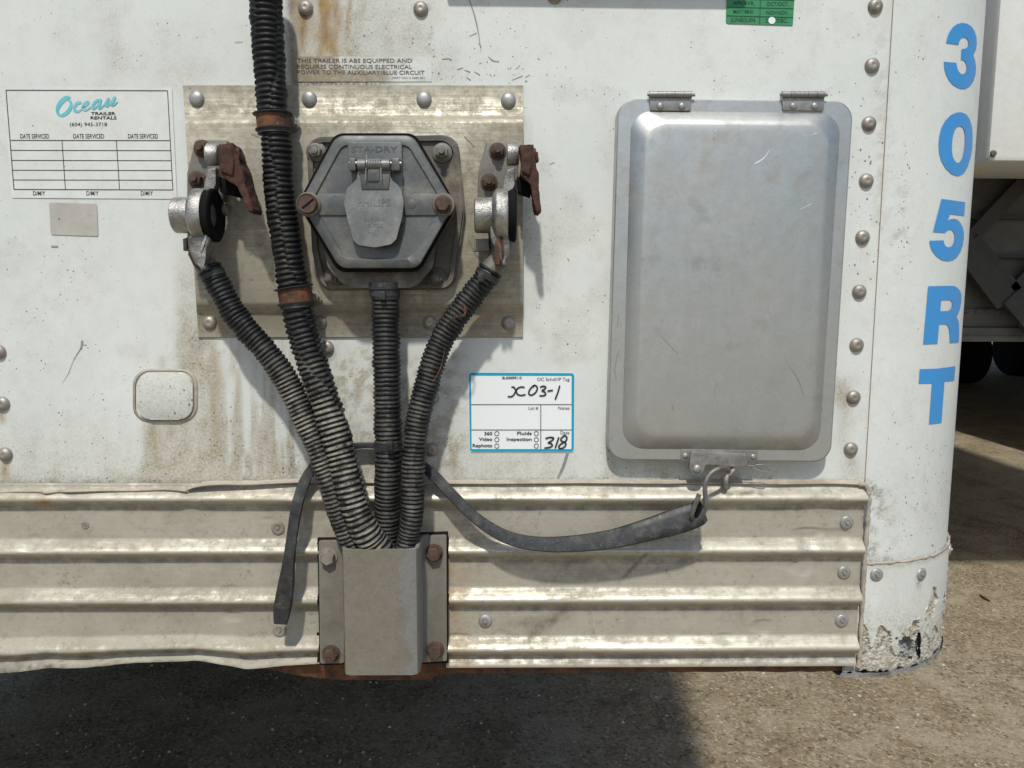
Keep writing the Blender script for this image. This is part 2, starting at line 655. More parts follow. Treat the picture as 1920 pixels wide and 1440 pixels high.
CHANW = channel_mat()
GROUND = ground_mat()
BLUE = sticker("blue vinyl", (.045, .27, .62), (.07, .24, .47), .2)
CYAN = sticker("cyan tag border", (.01, .30, .46), (.03, .28, .40), .1)
TAGW = sticker("clean white tag", (.76, .79, .80), (.70, .72, .73), .15)
LABW = sticker("weathered label film", (.655, .68, .65), (.50, .50, .45), .5)
ABSW = sticker("grimy clear label", (.62, .645, .62), (.40, .37, .30), .8, attr='grime')
RESID = sticker("old adhesive residue", (.44, .425, .385), (.33, .31, .27), .7)
INK = sticker("black print", (.02, .02, .022), (.05, .05, .05), .2)
INKF = sticker("faded black print", (.055, .053, .048), (.16, .14, .11), .9)
TEAL = sticker("faded teal print", (.10, .46, .53), (.28, .56, .60), .8)
GREEN = sticker("green decal", (.035, .23, .095), (.06, .25, .12), .35)
GREENDK = sticker("dark green print", (.008, .075, .03), (.015, .09, .04), .3)
SCUFF = sticker("grey scuff", (.30, .30, .28), (.16, .16, .15), .8)
SCRATCH = sticker("bright scratch", (.75, .75, .74), (.55, .55, .54), .6)
DKSCR = sticker("dark scratch", (.17, .165, .155), (.26, .25, .235), .6)

# ------------------------------------------------------------------ flat print helpers (all laid on the surface they belong to)
_txt = {}


def text2d(s, off=0.0):
    key = (s, off)
    if key not in _txt:
        cu = bpy.data.curves.new("print", 'FONT')
        cu.body = s
        cu.size = 1
        cu.offset = off
        cu.resolution_u = 3
        o = bpy.data.objects.new("print", cu)
        COL.objects.link(o)
        dg = bpy.context.evaluated_depsgraph_get()
        me = o.evaluated_get(dg).to_mesh()
        vs = np.array([v.co[:2] for v in me.vertices])
        fs = [tuple(p.vertices) for p in me.polygons]
        o.evaluated_get(dg).to_mesh_clear()
        bpy.data.objects.remove(o)
        bpy.data.curves.remove(cu)
        _txt[key] = (vs, fs)
    return _txt[key]


_cap = {}


def put_text(bm, s, x0, x1, yb, h, d, off=0.0, slope=0.0, mapf=None):
    vs, fs = text2d(s, off)
    cv, _ = text2d("H", off)
    caph = cv[:, 1].max() - cv[:, 1].min()
    base = cv[:, 1].min()
    a, b = vs[:, 0].min(), vs[:, 0].max()
    f = mapf or (lambda x, y: P(x, y, d))
    bv = []
    for x, y in vs:
        u = x0 + (x - a) / (b - a) * (x1 - x0)
        v = yb + slope * (u - x0) - (y - base) / caph * h
        bv.append(bm.verts.new(f(u, v)))
    for q in fs:
        try:
            bm.faces.new([bv[i] for i in q])
        except ValueError:
            pass


def flat(bm, pts, d):
    bm.faces.new([bm.verts.new(P(x, y, d)) for x, y in pts])


def ribbon(bm, pts, d, width=None, n=6, mapf=None):
    """flat stroke; pts (x,y[,w])"""
    f = mapf or (lambda x, y: P(x, y, d))
    q = [(p[0], p[1], p[2] if len(p) > 2 else width) for p in pts]
    c = catmull(q, n) if len(q) > 2 else np.array([np.array(q[0]) + (np.array(q[1]) - np.array(q[0])) * t for t in np.linspace(0, 1, 4)])
    tan = np.gradient(c[:, :2], axis=0)
    tan /= np.linalg.norm(tan, axis=1)[:, None] + 1e-9
    nn = np.stack([-tan[:, 1], tan[:, 0]], 1)
    L = [bm.verts.new(f(*(c[i, :2] + nn[i] * c[i, 2] / 2))) for i in range(len(c))]
    R = [bm.verts.new(f(*(c[i, :2] - nn[i] * c[i, 2] / 2))) for i in range(len(c))]
    for i in range(len(c) - 1):
        bm.faces.new((L[i], R[i], R[i + 1], L[i + 1]))
    for k, s in ((0, -1), (-1, 1)):
        w2 = c[k, 2] / 2
        if w2 > .8:
            ang = math.atan2(tan[k, 1] * s, tan[k, 0] * s)
            fan = [bm.verts.new(f(c[k, 0] + math.cos(ang + t) * w2, c[k, 1] + math.sin(ang + t) * w2)) for t in np.linspace(-1.57, 1.57, 7)]
            bm.faces.new(fan)


def hline(bm, x0, y0, x1, y1, w, d):
    ribbon(bm, [(x0, y0, w), (x1, y1, w)], d)


def circ_pts(x, y, r, n=24):
    return [(x + r * math.cos(2 * math.pi * i / n), y + r * math.sin(2 * math.pi * i / n)) for i in range(n)]


# ------------------------------------------------------------------ GROUND
gx = 60.0
bm = NB()
bmesh.ops.create_grid(bm, x_segments=60, y_segments=60, size=gx)
finish(bm, "ground", GROUND, kind='structure', label="dusty brown asphalt yard strewn with fine gravel")

# ------------------------------------------------------------------ THE TRAILER
XS = P(1660, 430).x                       # where the front sheet meets the curved corner sheet
RC = 0.143                               # corner radius
ZB = P(900, 1243, 0.004).z                 # bottom of the lower rail
TR = empty("trailer_nose", (0, 0, ZB), "weathered white trailer front with corrugated lower rail, filling most of the photo", "trailer")


def Cc(px, py, off=0.0):
    """where the pixel meets the rounded corner sheet"""
    r = ray(px, py)
    R = RC + off
    cx, cy = XS, RC
    ox, oy = CAM.x - cx, CAM.y - cy
    a = r.x * r.x + r.y * r.y
    b = 2 * (ox * r.x + oy * r.y)
    c = ox * ox + oy * oy - R * R
    D = b * b - 4 * a * c
    if D <= 0:
        t = -b / (2 * a)
    else:
        t = (-b - math.sqrt(D)) / (2 * a)
    p = CAM + r * t
    if p.x < cx:
        return P(px, py, off)
    return p


def gauss(px, py, x, y, rx, ry):
    return np.exp(-((px - x) / rx) ** 2 - ((py - y) / ry) ** 2)


def streak(px, py, x, y0, y1, wd, seed):
    wob = (vnoise(py / 40., px * 0 + seed, seed) - .5) * wd * 1.6
    a = np.exp(-((px - x - wob) / wd) ** 2)
    return a * sm(y0 - 8, y0 + 4, py) * (1 - sm(y0 + (y1 - y0) * .55, y1, py))


def stains(px, py):
    n = fbm(px / 60., py / 60., 11)
    nf = fbm(px / 14., py / 14., 31)
    vs = fbm(px / 16., py / 160., 51)
    g = np.zeros_like(px)
    g += .75 * sm(525, 560, px) * (1 - sm(640, 830, px)) * (1 - sm(150, 175, py)) * (.35 + .9 * n)
    g += .35 * sm(700, 760, px) * (1 - sm(800, 900, px)) * (1 - sm(120, 170, py)) * n * 1.3
    g += .9 * sm(255, 290, px) * (1 - sm(330, 375, px)) * sm(785, 800, py) * (vs * 1.3)
    g += .85 * sm(330, 375, px) * (1 - sm(560, 640, px)) * sm(610, 660, py) * sm(.36, .62, vs) * (.5 + .5 * sm(650, 900, py))
    g += .85 * sm(560, 640, px) * (1 - sm(820, 900, px)) * sm(620, 700, py) * (.15 + n * sm(.4, .62, nf) * 1.6)
    g += .55 * (1 - sm(900, 1300, px)) * sm(730, 905, py) * (.25 + vs)
    g += .75 * sm(318, 345, px) * (1 - sm(380, 420, px)) * sm(430, 560, py) * (.3 + n)
    g += .50 * gauss(px, py, 345, 140, 60, 40) * n * 1.6 + .35 * gauss(px, py, 210, 90, 25, 110) * n * 1.5
    g += .60 * sm(1120, 1150, px) * (1 - sm(1330, 1560, px)) * sm(690, 900, py) * (.2 + vs)
    g += .85 * gauss(px, py, 1578, 738, 20, 24) * (.4 + n) + .5 * gauss(px, py, 1585, 790, 16, 60) * vs * 1.6 + .4 * gauss(px, py, 1598, 880, 22, 30)
    g += .35 * sm(860, 905, py) * n
    g += .40 * gauss(px, py, 1655, 250, 18, 260) * sm(.42, .6, nf) + .25 * gauss(px, py, 990, 500, 120, 200) * sm(.45, .65, n)
    g += .12 * sm(.5, .8, n) + .10 * sm(.52, .66, nf) * sm(.4, .65, n)
    g += .5 * gauss(px, py, 340, 690, 60, 40) * n
    # round the rivets
    r = np.zeros_like(px)
    for x, a, b, wd, s, k in ((602, -30, 150, 11, 3, 1.25), (630, -30, 175, 8, 5, 1.1), (615, -30, 80, 7, 45, .7), (560, -30, 150, 12, 46, .6), (655, -10, 95, 4, 6, .6), (575, -10, 120, 6, 8, .5), (548, -10, 160, 8, 9, .5), (585, -30, 90, 3, 14, .6), (618, 10, 110, 3, 15, .6), (322, 790, 830, 10, 12, .35), (290, 795, 905, 9, 13, .35), (13, 865, 905, 9, 21, .7), (4, 770, 800, 6, 22, .9), (1595, 850, 880, 8, 23, .35), (440, 660, 905, 7, 25, .4), (405, 660, 900, 9, 26, .3), (520, 830, 910, 9, 29, .3), (850, 850, 900, 4, 28, .5), (300, 670, 700, 9, 33, .3)):
        r += k * streak(px, py, x, a, b, wd, s)
    k = np.zeros_like(px)
    k += .55 * streak(px, py, 548, 0, 160, 7, 41) * n * 1.5 + .8 * sm(148, 153, py) * (1 - sm(158, 166, py)) * sm(535, 560, px) * (1 - sm(690, 770, px))
    k += .65 * gauss(px, py, 805, 45, 5, 40) * sm(.4, .6, nf) + .7 * gauss(px, py, 550, 862, 12, 35) * sm(.4, .6, nf) + .5 * gauss(px, py, 372, 640, 20, 25) * sm(.45, .6, nf)
    k += .55 * gauss(px, py, 1690, 410, 18, 50) * sm(.55, .7, nf)
    k += .6 * sm(893, 906, py) * (1 - sm(1640, 1700, px)) * sm(.4, .65, nf)
    k += .35 * gauss(px, py, 1250, 905, 160, 25) * sm(.5, .65, nf)
    sp = .25 + .5 * sm(.45, .7, n) + .15 * sm(560, 880, py) * sm(1000, 600, px)
    sp += .9 * gauss(px, py, 1670, 360, 60, 160) + .6 * gauss(px, py, 1620, 300, 25, 250) + .9 * gauss(px, py, 1720, 960, 90, 110) + .25 * sm(700, 900, py) * (1 - sm(600, 900, px)) + .5 * gauss(px, py, 880, 110, 110, 60) + .4 * gauss(px, py, 1570, 630, 20, 90) + .5 * gauss(px, py, 1150, 830, 30, 80)
    return dict(grime=np.clip(g, 0, 1), rust=np.clip(r, 0, 1), dark=np.clip(k, 0, 1), speck=np.clip(sp, 0, 1.5))


def gridfaces(nr, nc):
    i = np.arange(nr - 1)[:, None] * nc + np.arange(nc - 1)[None, :]
    return np.stack([i, i + 1, i + nc + 1, i + nc], -1).reshape(-1, 4)


# front sheet
step = 0.0026
xs = np.concatenate([np.linspace(-2.1, -.75, 12)[:-1], np.arange(-.75, XS + step, step)])
xs[-1] = XS
zs = np.concatenate([np.arange(ZB + .02, 1.96, step), np.linspace(1.97, 4.0, 14)])
X, Z = np.meshgrid(xs, zs)
Yw = (fbm(X * 5 + 9, Z * 5, 71, 3) - .5) * .0006 * sm(XS, XS - .05, X)
px, py = proj(X, Yw * 0, Z)
npmesh(np.stack([X, Yw, Z], -1).reshape(-1, 3), gridfaces(*X.shape), "front_panel", WHITE, TR, stains(px, py), angle=180)

# curved corner sheet, overlapping the front sheet by a thin lap
zc0 = P(1650, 1062, .002).z
an = np.concatenate([[-.10], np.linspace(0, math.pi / 2, 60)])
zs = np.concatenate([np.arange(zc0, 1.98, .003), np.linspace(1.99, 4.0, 10)])
A, Z = np.meshgrid(an, zs)
Rl = RC + .0016
X = np.where(A < 0, XS - .006, XS + Rl * np.sin(A))
Y = np.where(A < 0, -.0016, RC - Rl * np.cos(A))
px, py = proj(X, Y, Z)
S = stains(px, py)
S['grime'] = np.clip(S['grime'] * .55 + .5 * sm(1030, 1062, py) * fbm(px / 20, py / 20, 5), 0, 1)
npmesh(np.stack([X, Y, Z], -1).reshape(-1, 3), gridfaces(*X.shape), "corner_panel", WHITE, TR, S, angle=180)
# edge of the lap
bm = NB()
box(bm, XS - .006, XS - .0057, -.0017, .0, zc0, 4.0)
finish(bm, "lap_edge", SEAL, TR, smooth=False)

# body behind
bm = NB()
box(bm, XS + RC - .004, XS + RC, RC, 13.0, ZB - .01, 4.0)
box(bm, -2.1, -2.096, 0.003, 13.0, ZB - .01, 4.0)
box(bm, -2.1, XS + RC, .01, 13.0, 4.0, 4.02)
finish(bm, "side_wall", WHITE, TR, smooth=False)
bm = NB()
box(bm, -2.08, XS + .02, .012, 12.9, ZB + .01, ZB + .05)
box(bm, XS + .021, XS + RC - .01, RC, 12.9, ZB + .01, ZB + .05)
for i in range(20):
    y = .5 + i * .55
    box(bm, -2.07, XS + .02, y, y + .06, ZB - .09, ZB + .009)
finish(bm, "underframe", BLACK, TR, smooth=False)

bm = NB()
box(bm, -2.09, -2.075, .5, 12.5, .22, ZB)  # unseen skirt, added to keep skylight off the ground under the trailer
finish(bm, "side_skirt", WHITE, TR, smooth=False)
for yy in (9.4, 10.7):
    for xx in (-2.05, -.35):
        bm = NB()
        lathe(bm, Vector((xx, yy, .52)), (1, 0, 0), [(0, .30), (.02, .48), (.06, .52), (.49, .52), (.53, .48), (.55, .30)], 24)
        finish(bm, "wheel", BLACK, TR)

# ---- corner cap: corroded sheet round the bottom corner
zt, zb = P(1650, 1058, .004).z, P(1615, 1262, .004).z
na, nz = 300, 200
an = np.concatenate([np.linspace(-.30, 0, 20)[:-1], np.linspace(0, math.pi / 2, na)])
zz = np.linspace(zb, zt, nz)
A, Z = np.meshgrid(an, zz)
Rl = RC + .0042
s_arc = A * RC
v = (Z - zb) / (zt - zb)
lump = fbm(s_arc * 230 + 40, Z * 190, 91, 4)
big = fbm(s_arc * 45 + 10, Z * 30, 93, 3)
flake = np.clip(sm(.43, .25, v + (big - .5) * 1.15 + (fbm(s_arc * 110, Z * 25, 95, 2) - .5) * .5) * 1.15, 0, 1)
rim = np.exp(-((flake - .5) / .28) ** 2)
fs = sm(.42, .55, flake)
rim = np.exp(-((flake - .42) / .10) ** 2)
fine = fbm(s_arc * 600 + 7, Z * 600, 98, 3)
disp = fs * (-.0018 + (lump - .5) * .0042 + (fine - .5) * .0016) + rim * .0020 * (lump - .1)
ragged = (fbm(s_arc * 120, s_arc * 0 + 3, 97, 3) - .5) * .010 * np.exp(-v * 9)
Rr = Rl + disp
X = np.where(A < 0, XS + s_arc * .42, XS + Rr * np.sin(A))
Y = np.where(A < 0, np.where(A < -.03, -.0018, RC - Rr), RC - Rr * np.cos(A))
Zr = Z + ragged
px, py = proj(X, Y, Zr)
S = {}
S['grime'] = np.clip(.32 * fbm(px / 25, py / 60, 8) + .95 * fs * (.35 + .9 * fine) + .75 * sm(.75, .2, v) * (.3 + big) * sm(.25, .6, fine) + .5 * sm(.93, 1, v), 0, 1)
S['rust'] = np.clip(fs * sm(.58, .72, lump) * .25, 0, 1)
S['dark'] = np.clip(fs * sm(.42, .3, lump) * .8 + .5 * np.exp(-((flake - .52) / .05) ** 2) * fine + .5 * gauss(px, py, 1722, 1090, 5, 18) + .5 * sm(.05, 0, v), 0, 1)
S['speck'] = .3 + flake * .3
fc = gridfaces(*X.shape)
cxp, cyp = px.reshape(-1)[fc].mean(1), py.reshape(-1)[fc].mean(1)
hn = 1.3 * (fbm(cxp / 7, cyp / 9, 61, 4) - .5)
hole = (np.abs(cxp - 1704) < 20 + hn * 16) & (np.abs(cyp - 1212) < 17 + hn * 26)
hole |= (np.abs(cxp - 1723) < 3 + hn * 4) & (np.abs(cyp - 1210) < 24)
npmesh(np.stack([X, Y, Zr], -1).reshape(-1, 3), fc[~hole], "corner_cap", WHITE, TR, S, angle=180, label="corroded white corner sheet with flaking paint and a rotted hole")
# crumbly stuff inside the holes
Rn = RC - .006
disp = (fbm(s_arc * 220 + 3, Z * 220, 191, 4) - .5) * .010
X2 = np.where(A < 0, XS + s_arc * .42, XS + (Rn + disp) * np.sin(A))
Y2 = np.where(A < 0, RC - Rn - disp, RC - (Rn + disp) * np.cos(A))
CRUMB = simple("crumbled grey oxide", (.24, .24, .235), (.46, .45, .43), .9, 0, 120, .8, c2=(.10, .095, .09), bd=.002)
npmesh(np.stack([X2, Y2, Z * .96 + zb * .04], -1).reshape(-1, 3), fc, "oxide_filling", CRUMB, TR, angle=180)
# bottom lip of the cap
bm = NB()
prev = None
for a in np.linspace(-.35, 1.45, 46):
    sx = XS + (RC * a * .42 if a < 0 else (RC + .001) * math.sin(a))
    sy = RC - (RC + .001) if a < 0 else RC - (RC + .001) * math.cos(a)
    nrm = Vector((math.sin(max(a, 0)), -math.cos(max(a, 0)), 0))
    wob = random.uniform(-.001, .001)
    p = Vector((sx, sy, zb + wob))
    row = [bm.verts.new(p + nrm * .004 + Vector((0, 0, .001))), bm.verts.new(p + nrm * (.003 + wob) + Vector((0, 0, -.0045))), bm.verts.new(p - nrm * .03 + Vector((0, 0, -.009)))]
    if prev:
        for i in range(2):
            bm.faces.new((prev[i], prev[i + 1], row[i + 1], row[i]))
    prev = row
finish(bm, "bottom_lip", CRUMB, TR, angle=60)
# sealant bead between corner sheet and cap, and down the rail's end
bm = NB()
pts = []
for i, a in enumerate(np.linspace(-.03, 1.5, 50)):
    r_ = RC + .0035
    sx = XS + (RC * a * .42 if a < 0 else r_ * math.sin(a))
    sy = RC - r_ if a < 0 else RC - r_ * math.cos(a)
    pts.append((sx, sy, zt + .001 + random.uniform(-.0008, .0008)))
tube(bm, pts, [.0017 + random.uniform(-.0005, .0006) for _ in pts], 8)
q = catmull([(1610, 908, .006), (1624, 911, .008), (1629, 935, .009), (1626, 985, .007), (1622, 1040, .007), (1619, 1090, .006), (1616, 1150, .005), (1613, 1210, .005), (1609, 1250, .005)], 8)
tube(bm, [P(*a) for a in q], [px2m() * random.uniform(2.8, 5.2) for _ in q], 8)
finish(bm, "sealant_bead", SEAL, TR, angle=80)


# ---- corrugated lower rail: profile rows (photo y, depth)
def rail_profile(step_px=1.5):
    # ridge centres (photo y at x~1000) and half heights
    ys = np.arange(904, 1246, step_px)
    d = np.full_like(ys, .004)
    for c in (929, 1026, 1117, 1208):
        k = ys - (c + 1.5)
        t = np.where(k < 0, k / 23.0, k / 19.0)
        bmp = np.where(np.abs(t) < 1, .5 + .5 * np.cos(np.clip(t, -1, 1) * math.pi), 0)
        d = d + .0092 * bmp
    d = d + .004 * sm(1228, 1243, ys)
    d = np.where(ys < 907, .002, d)
    return ys, d


def rail(name, x0, x1, bottom=None, label=None, seed=0):
    ys, ds = rail_profile()
    Zs = np.array([P(960, y, 0).z for y in ys])
    cols = np.arange(x0, x1, .0035)
    Xg, Zg = np.meshgrid(cols, Zs)
    Dg = np.repeat(ds[:, None], len(cols), 1)
    px_, py_ = proj(Xg, -Dg, Zg)
    Dg = Dg + (fbm(Xg * 5 + seed, Zg * 16, 201 + seed, 3) - .5) * .0014 + (fbm(Xg * 90 + seed, Zg * 90, 211 + seed, 2) - .5) * .0003 - .0012 * sm(.72, .82, fbm(Xg * 26 + seed, Zg * 40, 221, 2))
    if bottom is not None:
        # the lower edge is bent and torn: squash lowest rows towards the wavy edge
        e = np.interp(cols, [b[0] for b in bottom], [b[1] for b in bottom])
        e = e + (fbm(cols * 60, cols * 0, 7, 3) - .5) * .002
        t = sm(Zs[0] - .05, Zs[-1], Zg) if False else np.clip((Zs[-60] - Zg) / (Zs[-60] - Zs[-1]), 0, 1)
        Zg = Zg + (e[None, :] - Zs[-1]) * t ** 1.3
        Dg = Dg + .010 * t ** 2 * (fbm(Xg * 6, Zg * 0, 77, 2) - .35)
    n = fbm(px_ / 70, py_ / 30, 301 + seed)
    nf = fbm(px_ / 12, py_ / 9, 303 + seed)
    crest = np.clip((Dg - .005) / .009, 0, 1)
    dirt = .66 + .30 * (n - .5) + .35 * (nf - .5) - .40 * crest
    if name == 'l':
        dirt += .35 * sm(1085, 1180, py_) + .25 * sm(120, 0, px_) * sm(1080, 1130, py_)
        rust = .6 * gauss(px_, py_, 85, 938, 14, 22) * (.5 + nf)
        rust += .25 * sm(.55, .7, n) * crest
        dark = .6 * sm(1225, 1255, py_) * sm(140, 60, px_) + .4 * sm(.55, .7, nf) * sm(1200, 1250, py_)
    else:
        rust = .42 * sm(900, 850, px_) * sm(1020, 1060, py_) * (.3 + nf) + .15 * sm(.55, .7, n) * crest
        dark = .35 * sm(1225, 1245, py_) * nf + .75 * (np.exp(-((px_ - (1200 - (py_ - 1050) * .95)) / 5) ** 2) * sm(1030, 1045, py_) * sm(1100, 1085, py_))
        dark += .5 * np.exp(-((px_ - (1050 - (py_ - 1150) * 1.2)) / 14) ** 2) * sm(1140, 1150, py_) * sm(1215, 1195, py_)
        dark += .35 * gauss(px_, py_, 1000, 1170, 60, 14)
        dirt -= .12
        dark += .6 * gauss(px_, py_, 945, 937, 70, 4) * sm(.3, .5, nf) + .9 * gauss(px_, py_, 1390, 925, 40, 5) * sm(.35, .5, nf)
    # shade below each ridge is put into the colour as a dark line
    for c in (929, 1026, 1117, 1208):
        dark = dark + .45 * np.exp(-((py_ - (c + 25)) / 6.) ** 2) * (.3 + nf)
    fcs = gridfaces(*Xg.shape)[:, ::-1]
    mx, my = px_.reshape(-1)[fcs].mean(1), py_.reshape(-1)[fcs].mean(1)
    fcs = fcs[~((mx > 597) & (mx < 839) & (my > 1007))]        # notch cut for the cable cover
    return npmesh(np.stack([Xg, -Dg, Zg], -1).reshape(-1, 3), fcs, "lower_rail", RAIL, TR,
                  dict(dirt=np.clip(dirt, 0, 1), rust=np.clip(rust, 0, 1), dark=np.clip(dark, 0, 1)), angle=180, label=label)


xl1 = P(718, 1130, .01).x
xr0, xr1 = P(719, 1130, .005).x, P(1615, 1100, .004).x
bot = [(P(x, y, .01).x, P(x, y, .01).z) for x, y in ((-60, 1263), (0, 1260), (90, 1253), (130, 1255), (215, 1249), (250, 1246), (370, 1242), (435, 1250), (460, 1256), (500, 1253), (597, 1247))]
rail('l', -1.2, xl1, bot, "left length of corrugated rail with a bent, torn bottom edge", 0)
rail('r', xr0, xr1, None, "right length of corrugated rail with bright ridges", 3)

# rusty sill under the rail
bm = NB()
pts = catmull([(470, 1250), (500, 1256), (545, 1267), (590, 1274), (660, 1277), (795, 1277), (815, 1271), (840, 1266), (950, 1264), (1190, 1263), (1400, 1262), (1560, 1262), (1598, 1258)], 10)
n0 = None
for i, (x, y) in enumerate(pts):
    y += random.uniform(-1.2, 1.2)
    b_ = P(x, y, -.004)
    t_ = Vector((b_.x, .004, P(900, 1225, 0).z))
    row = [bm.verts.new(t_), bm.verts.new(b_ + Vector((0, 0, .003))), bm.verts.new(b_ + Vector((0, .003, 0))), bm.verts.new(b_ + Vector((0, .05, 0)))]
    if n0:
        for k in range(3):
            bm.faces.new((n0[k], n0[k + 1], row[k + 1], row[k]))
    n0 = row
finish(bm, "rusted_sill", RUSTLT, TR, angle=50)


# sealant strip along the top of the rail, lifted and wavy on the left
def strip(pts, d, hpx, name, mat):
    bm = NB()
    q = catmull(pts, 14)
    prev = None
    for x, y, dd in q:
        hh = hpx * random.uniform(.9, 1.1)
        row = [bm.verts.new(P(x, y - hh, .0006)), bm.verts.new(P(x, y - hh * .7, .002)), bm.verts.new(P(x, y - hh * .15, dd)), bm.verts.new(P(x, y, dd - .0004)), bm.verts.new(P(x, y + .5, dd - .003))]
        if prev:
            for k in range(4):
                bm.faces.new((prev[k], prev[k + 1], row[k + 1], row[k]))
        prev = row
    return finish(bm, name, mat, TR, angle=70)


strip([(-80, 926, .009), (0, 925, .009), (70, 924, .010), (85, 927, .012), (110, 924, .010), (130, 924, .012), (200, 922, .010), (255, 922, .009), (310, 920, .009), (350, 923, .011)], .009, 13, "sealant_strip", SEAL)
strip([(351, 920, .011), (370, 914, .013), (410, 910, .013), (470, 910, .011), (560, 906, .008), (640, 906, .007), (800, 908, .007), (960, 908, .008), (1100, 907, .007), (1240, 908, .008), (1330, 907, .007), (1450, 909, .008), (1560, 908, .007), (1618, 910, .008)], .009, 9, "sealant_strip", SEAL)


# rivets: one mesh per kind, copied
def rivet_mesh(name, r, h, mat, dimple=True, flatr=False):
    bm = NB()
    pr = [(0, r), (h * .25, r * .99), (h * .6, r * .86), (h * .88, r * .58)]
    if flatr:
        pr = [(0, r), (h * .35, r * .98), (h * .55, r * .84), (h * .6, r * .45), (h * .45, r * .40), (h * .45, r * .30), (h * .95, r * .24), (h, 0)]
    elif dimple:
        pr += [(h, r * .34), (h * .97, r * .26), (h * .9, r * .08), (h * .9, 0)]
    else:
        pr += [(h, r * .2), (h, 0)]
    lathe(bm, Vector((0, 0, 0)), (0, -1, 0), pr, 20)
    bmesh.ops.recalc_face_normals(bm, faces=bm.faces[:])
    me = bpy.data.meshes.new(name)
    bm.to_mesh(me)
    bm.free()
    me.polygons.foreach_set('use_smooth', [True] * len(me.polygons))
    me.set_sharp_from_angle(angle=rad(50))
    me.materials.append(mat)
    return me


RV = rivet_mesh("rivet", .0070, .0042, RIVET)
RVP = rivet_mesh("rivet", .0072, .0040, RIVCLEAN, False)
RVS = rivet_mesh("screw_rivet", .0068, .0036, RIVCLEAN, flatr=True)
RVD = rivet_mesh("screw_rivet", .0068, .0024, DUSTBOLT, flatr=True)
RSM = rivet_mesh("rivet", .0033, .0020, RIVCLEAN, False)


def place(me, name, parent, px_, py_, d, normal=None, scale=1.0, pos=None):
    p = pos if pos is not None else P(px_, py_, d)
    o = bpy.data.objects.new(name, me)
    COL.objects.link(o)
    o.parent = parent
    o.location = p - ORIG[parent.name]
    o.rotation_euler = (0, random.uniform(0, 6), 0) if normal is None else Vector(normal).to_track_quat('-Y', 'Z').to_euler()
    o.scale = (scale,) * 3
    ORIG[o.name] = p
    return o


for x, y in ((1641, 12), (1635, 123), (1629, 232), (1624, 339), (1617, 445), (1611, 547), (1606, 647), (1600, 745), (1595, 842)):
    place(RV, "rivet", TR, x, y, .0005)
for x, y in ((573, 15), (789, 17), (1040, -7), (-2, 660), (5, 757), (10, 852), (613, 652), (810, 746), (809, 843)):
    place(RV, "rivet", TR, x, y, .0005)
for x, y in ((910, 1164), (1587, 979), (1582, 1073), (1578, 1163)):
    place(RVS, "screw_rivet", TR, x, y, .0042)
for x, y in ((521, 990), (524, 1182)):
    place(RVD, "screw_rivet", TR, x, y, .0042)
place(RVD, "screw_rivet", TR, 160, 985, .0042, scale=.55)
for x, y in ((1643, 1077), (1727, 1076), (1783, 1054)):
    p = Cc(x, y, .004)
    if x == 1783:
        p = Vector((XS + (RC + .0042) * math.sin(1.06), RC - (RC + .0042) * math.cos(1.06), P(1727, 1076, .004).z))
    nn = Vector((p.x - XS, p.y - RC, 0)).normalized() if p.x > XS else Vector((0, -1, 0))
    place(RVS, "screw_rivet", TR, x, y, 0, normal=nn, pos=p)

# blank cover plate low on the left, set in sealant
bm = NB()
o_ = roundpoly([(249, 692), (371, 692), (371, 792), (249, 792)], 30, 7)
i_ = roundpoly([(254, 696), (363, 696), (363, 788), (254, 788)], 27, 7)
loft(bm, [[P(x, y, .0002) for x, y in o_], [P(x, y, .0016) for x, y in roundpoly([(251, 694), (368, 694), (368, 790), (251, 790)], 29, 7)], [P(x, y, .0018) for x, y in roundpoly([(253, 695), (365, 695), (365, 789), (253, 789)], 28, 7)], [P(x, y, .0003) for x, y in i_]], cap=False)
finish(bm, "blank_plate_sealant", SEAL, TR, angle=70)
bm = NB()
prism(bm, roundpoly([(256, 698), (361, 698), (361, 787), (256, 787)], 26, 7), .0, .0042, .0012)
bpl = finish(bm, "blank_plate", WHITE, TR)
for k_, v_ in (("grime", .34), ("speck", 1.3)):
    a_ = bpl.data.attributes.new(k_, 'FLOAT', 'POINT')
    a_.data.foreach_set('value', [v_] * len(bpl.data.vertices))

# scuffs and chips in the paint: marks with a shape of their own
bm = NB()
for pts in ([(880, 0, 1.5), (890, 30, 3), (897, 62, 2), (902, 98, .6)], [(880, 68, 1), (893, 62, 2)], [(897, 80, 1), (902, 88, 2)], [(828, 111, 1), (842, 110, 2), (845, 114, 1)], [(915, 106, 1), (925, 114, 2.4), (936, 115, 1)], [(858, 130, 2), (868, 127, 1.2)], [(871, 131, 1), (881, 135, 2.2)], [(889, 134, 1), (899, 140, 2)], [(875, 145, 1), (882, 150, 2)], [(803, 84, 1), (806, 81, 2)], [(152, 652, 2), (138, 675, .8), (128, 700, .8), (117, 718, .5)], [(154, 640, 4), (152, 654, 3)], [(1064, 850, 5), (1056, 875, 5), (1046, 897, 4)], [(97, 462, 3), (107, 462, 3)], [(440, 79, 1.2), (455, 78, 1)], [(1670, 405, 3), (1686, 392, 1)], [(1672, 425, 2), (1690, 415, 1)], [(960, 150, 1), (980, 142, 1.5)], [(967, 130, 1), (975, 122, 1)], [(985, 145, 1), (993, 140, 1.2)], [(1030, 308, 1), (1040, 304, 1)], [(1064, 484, 1.5), (1068, 490, 1)]):
    ribbon(bm, pts, .0005)
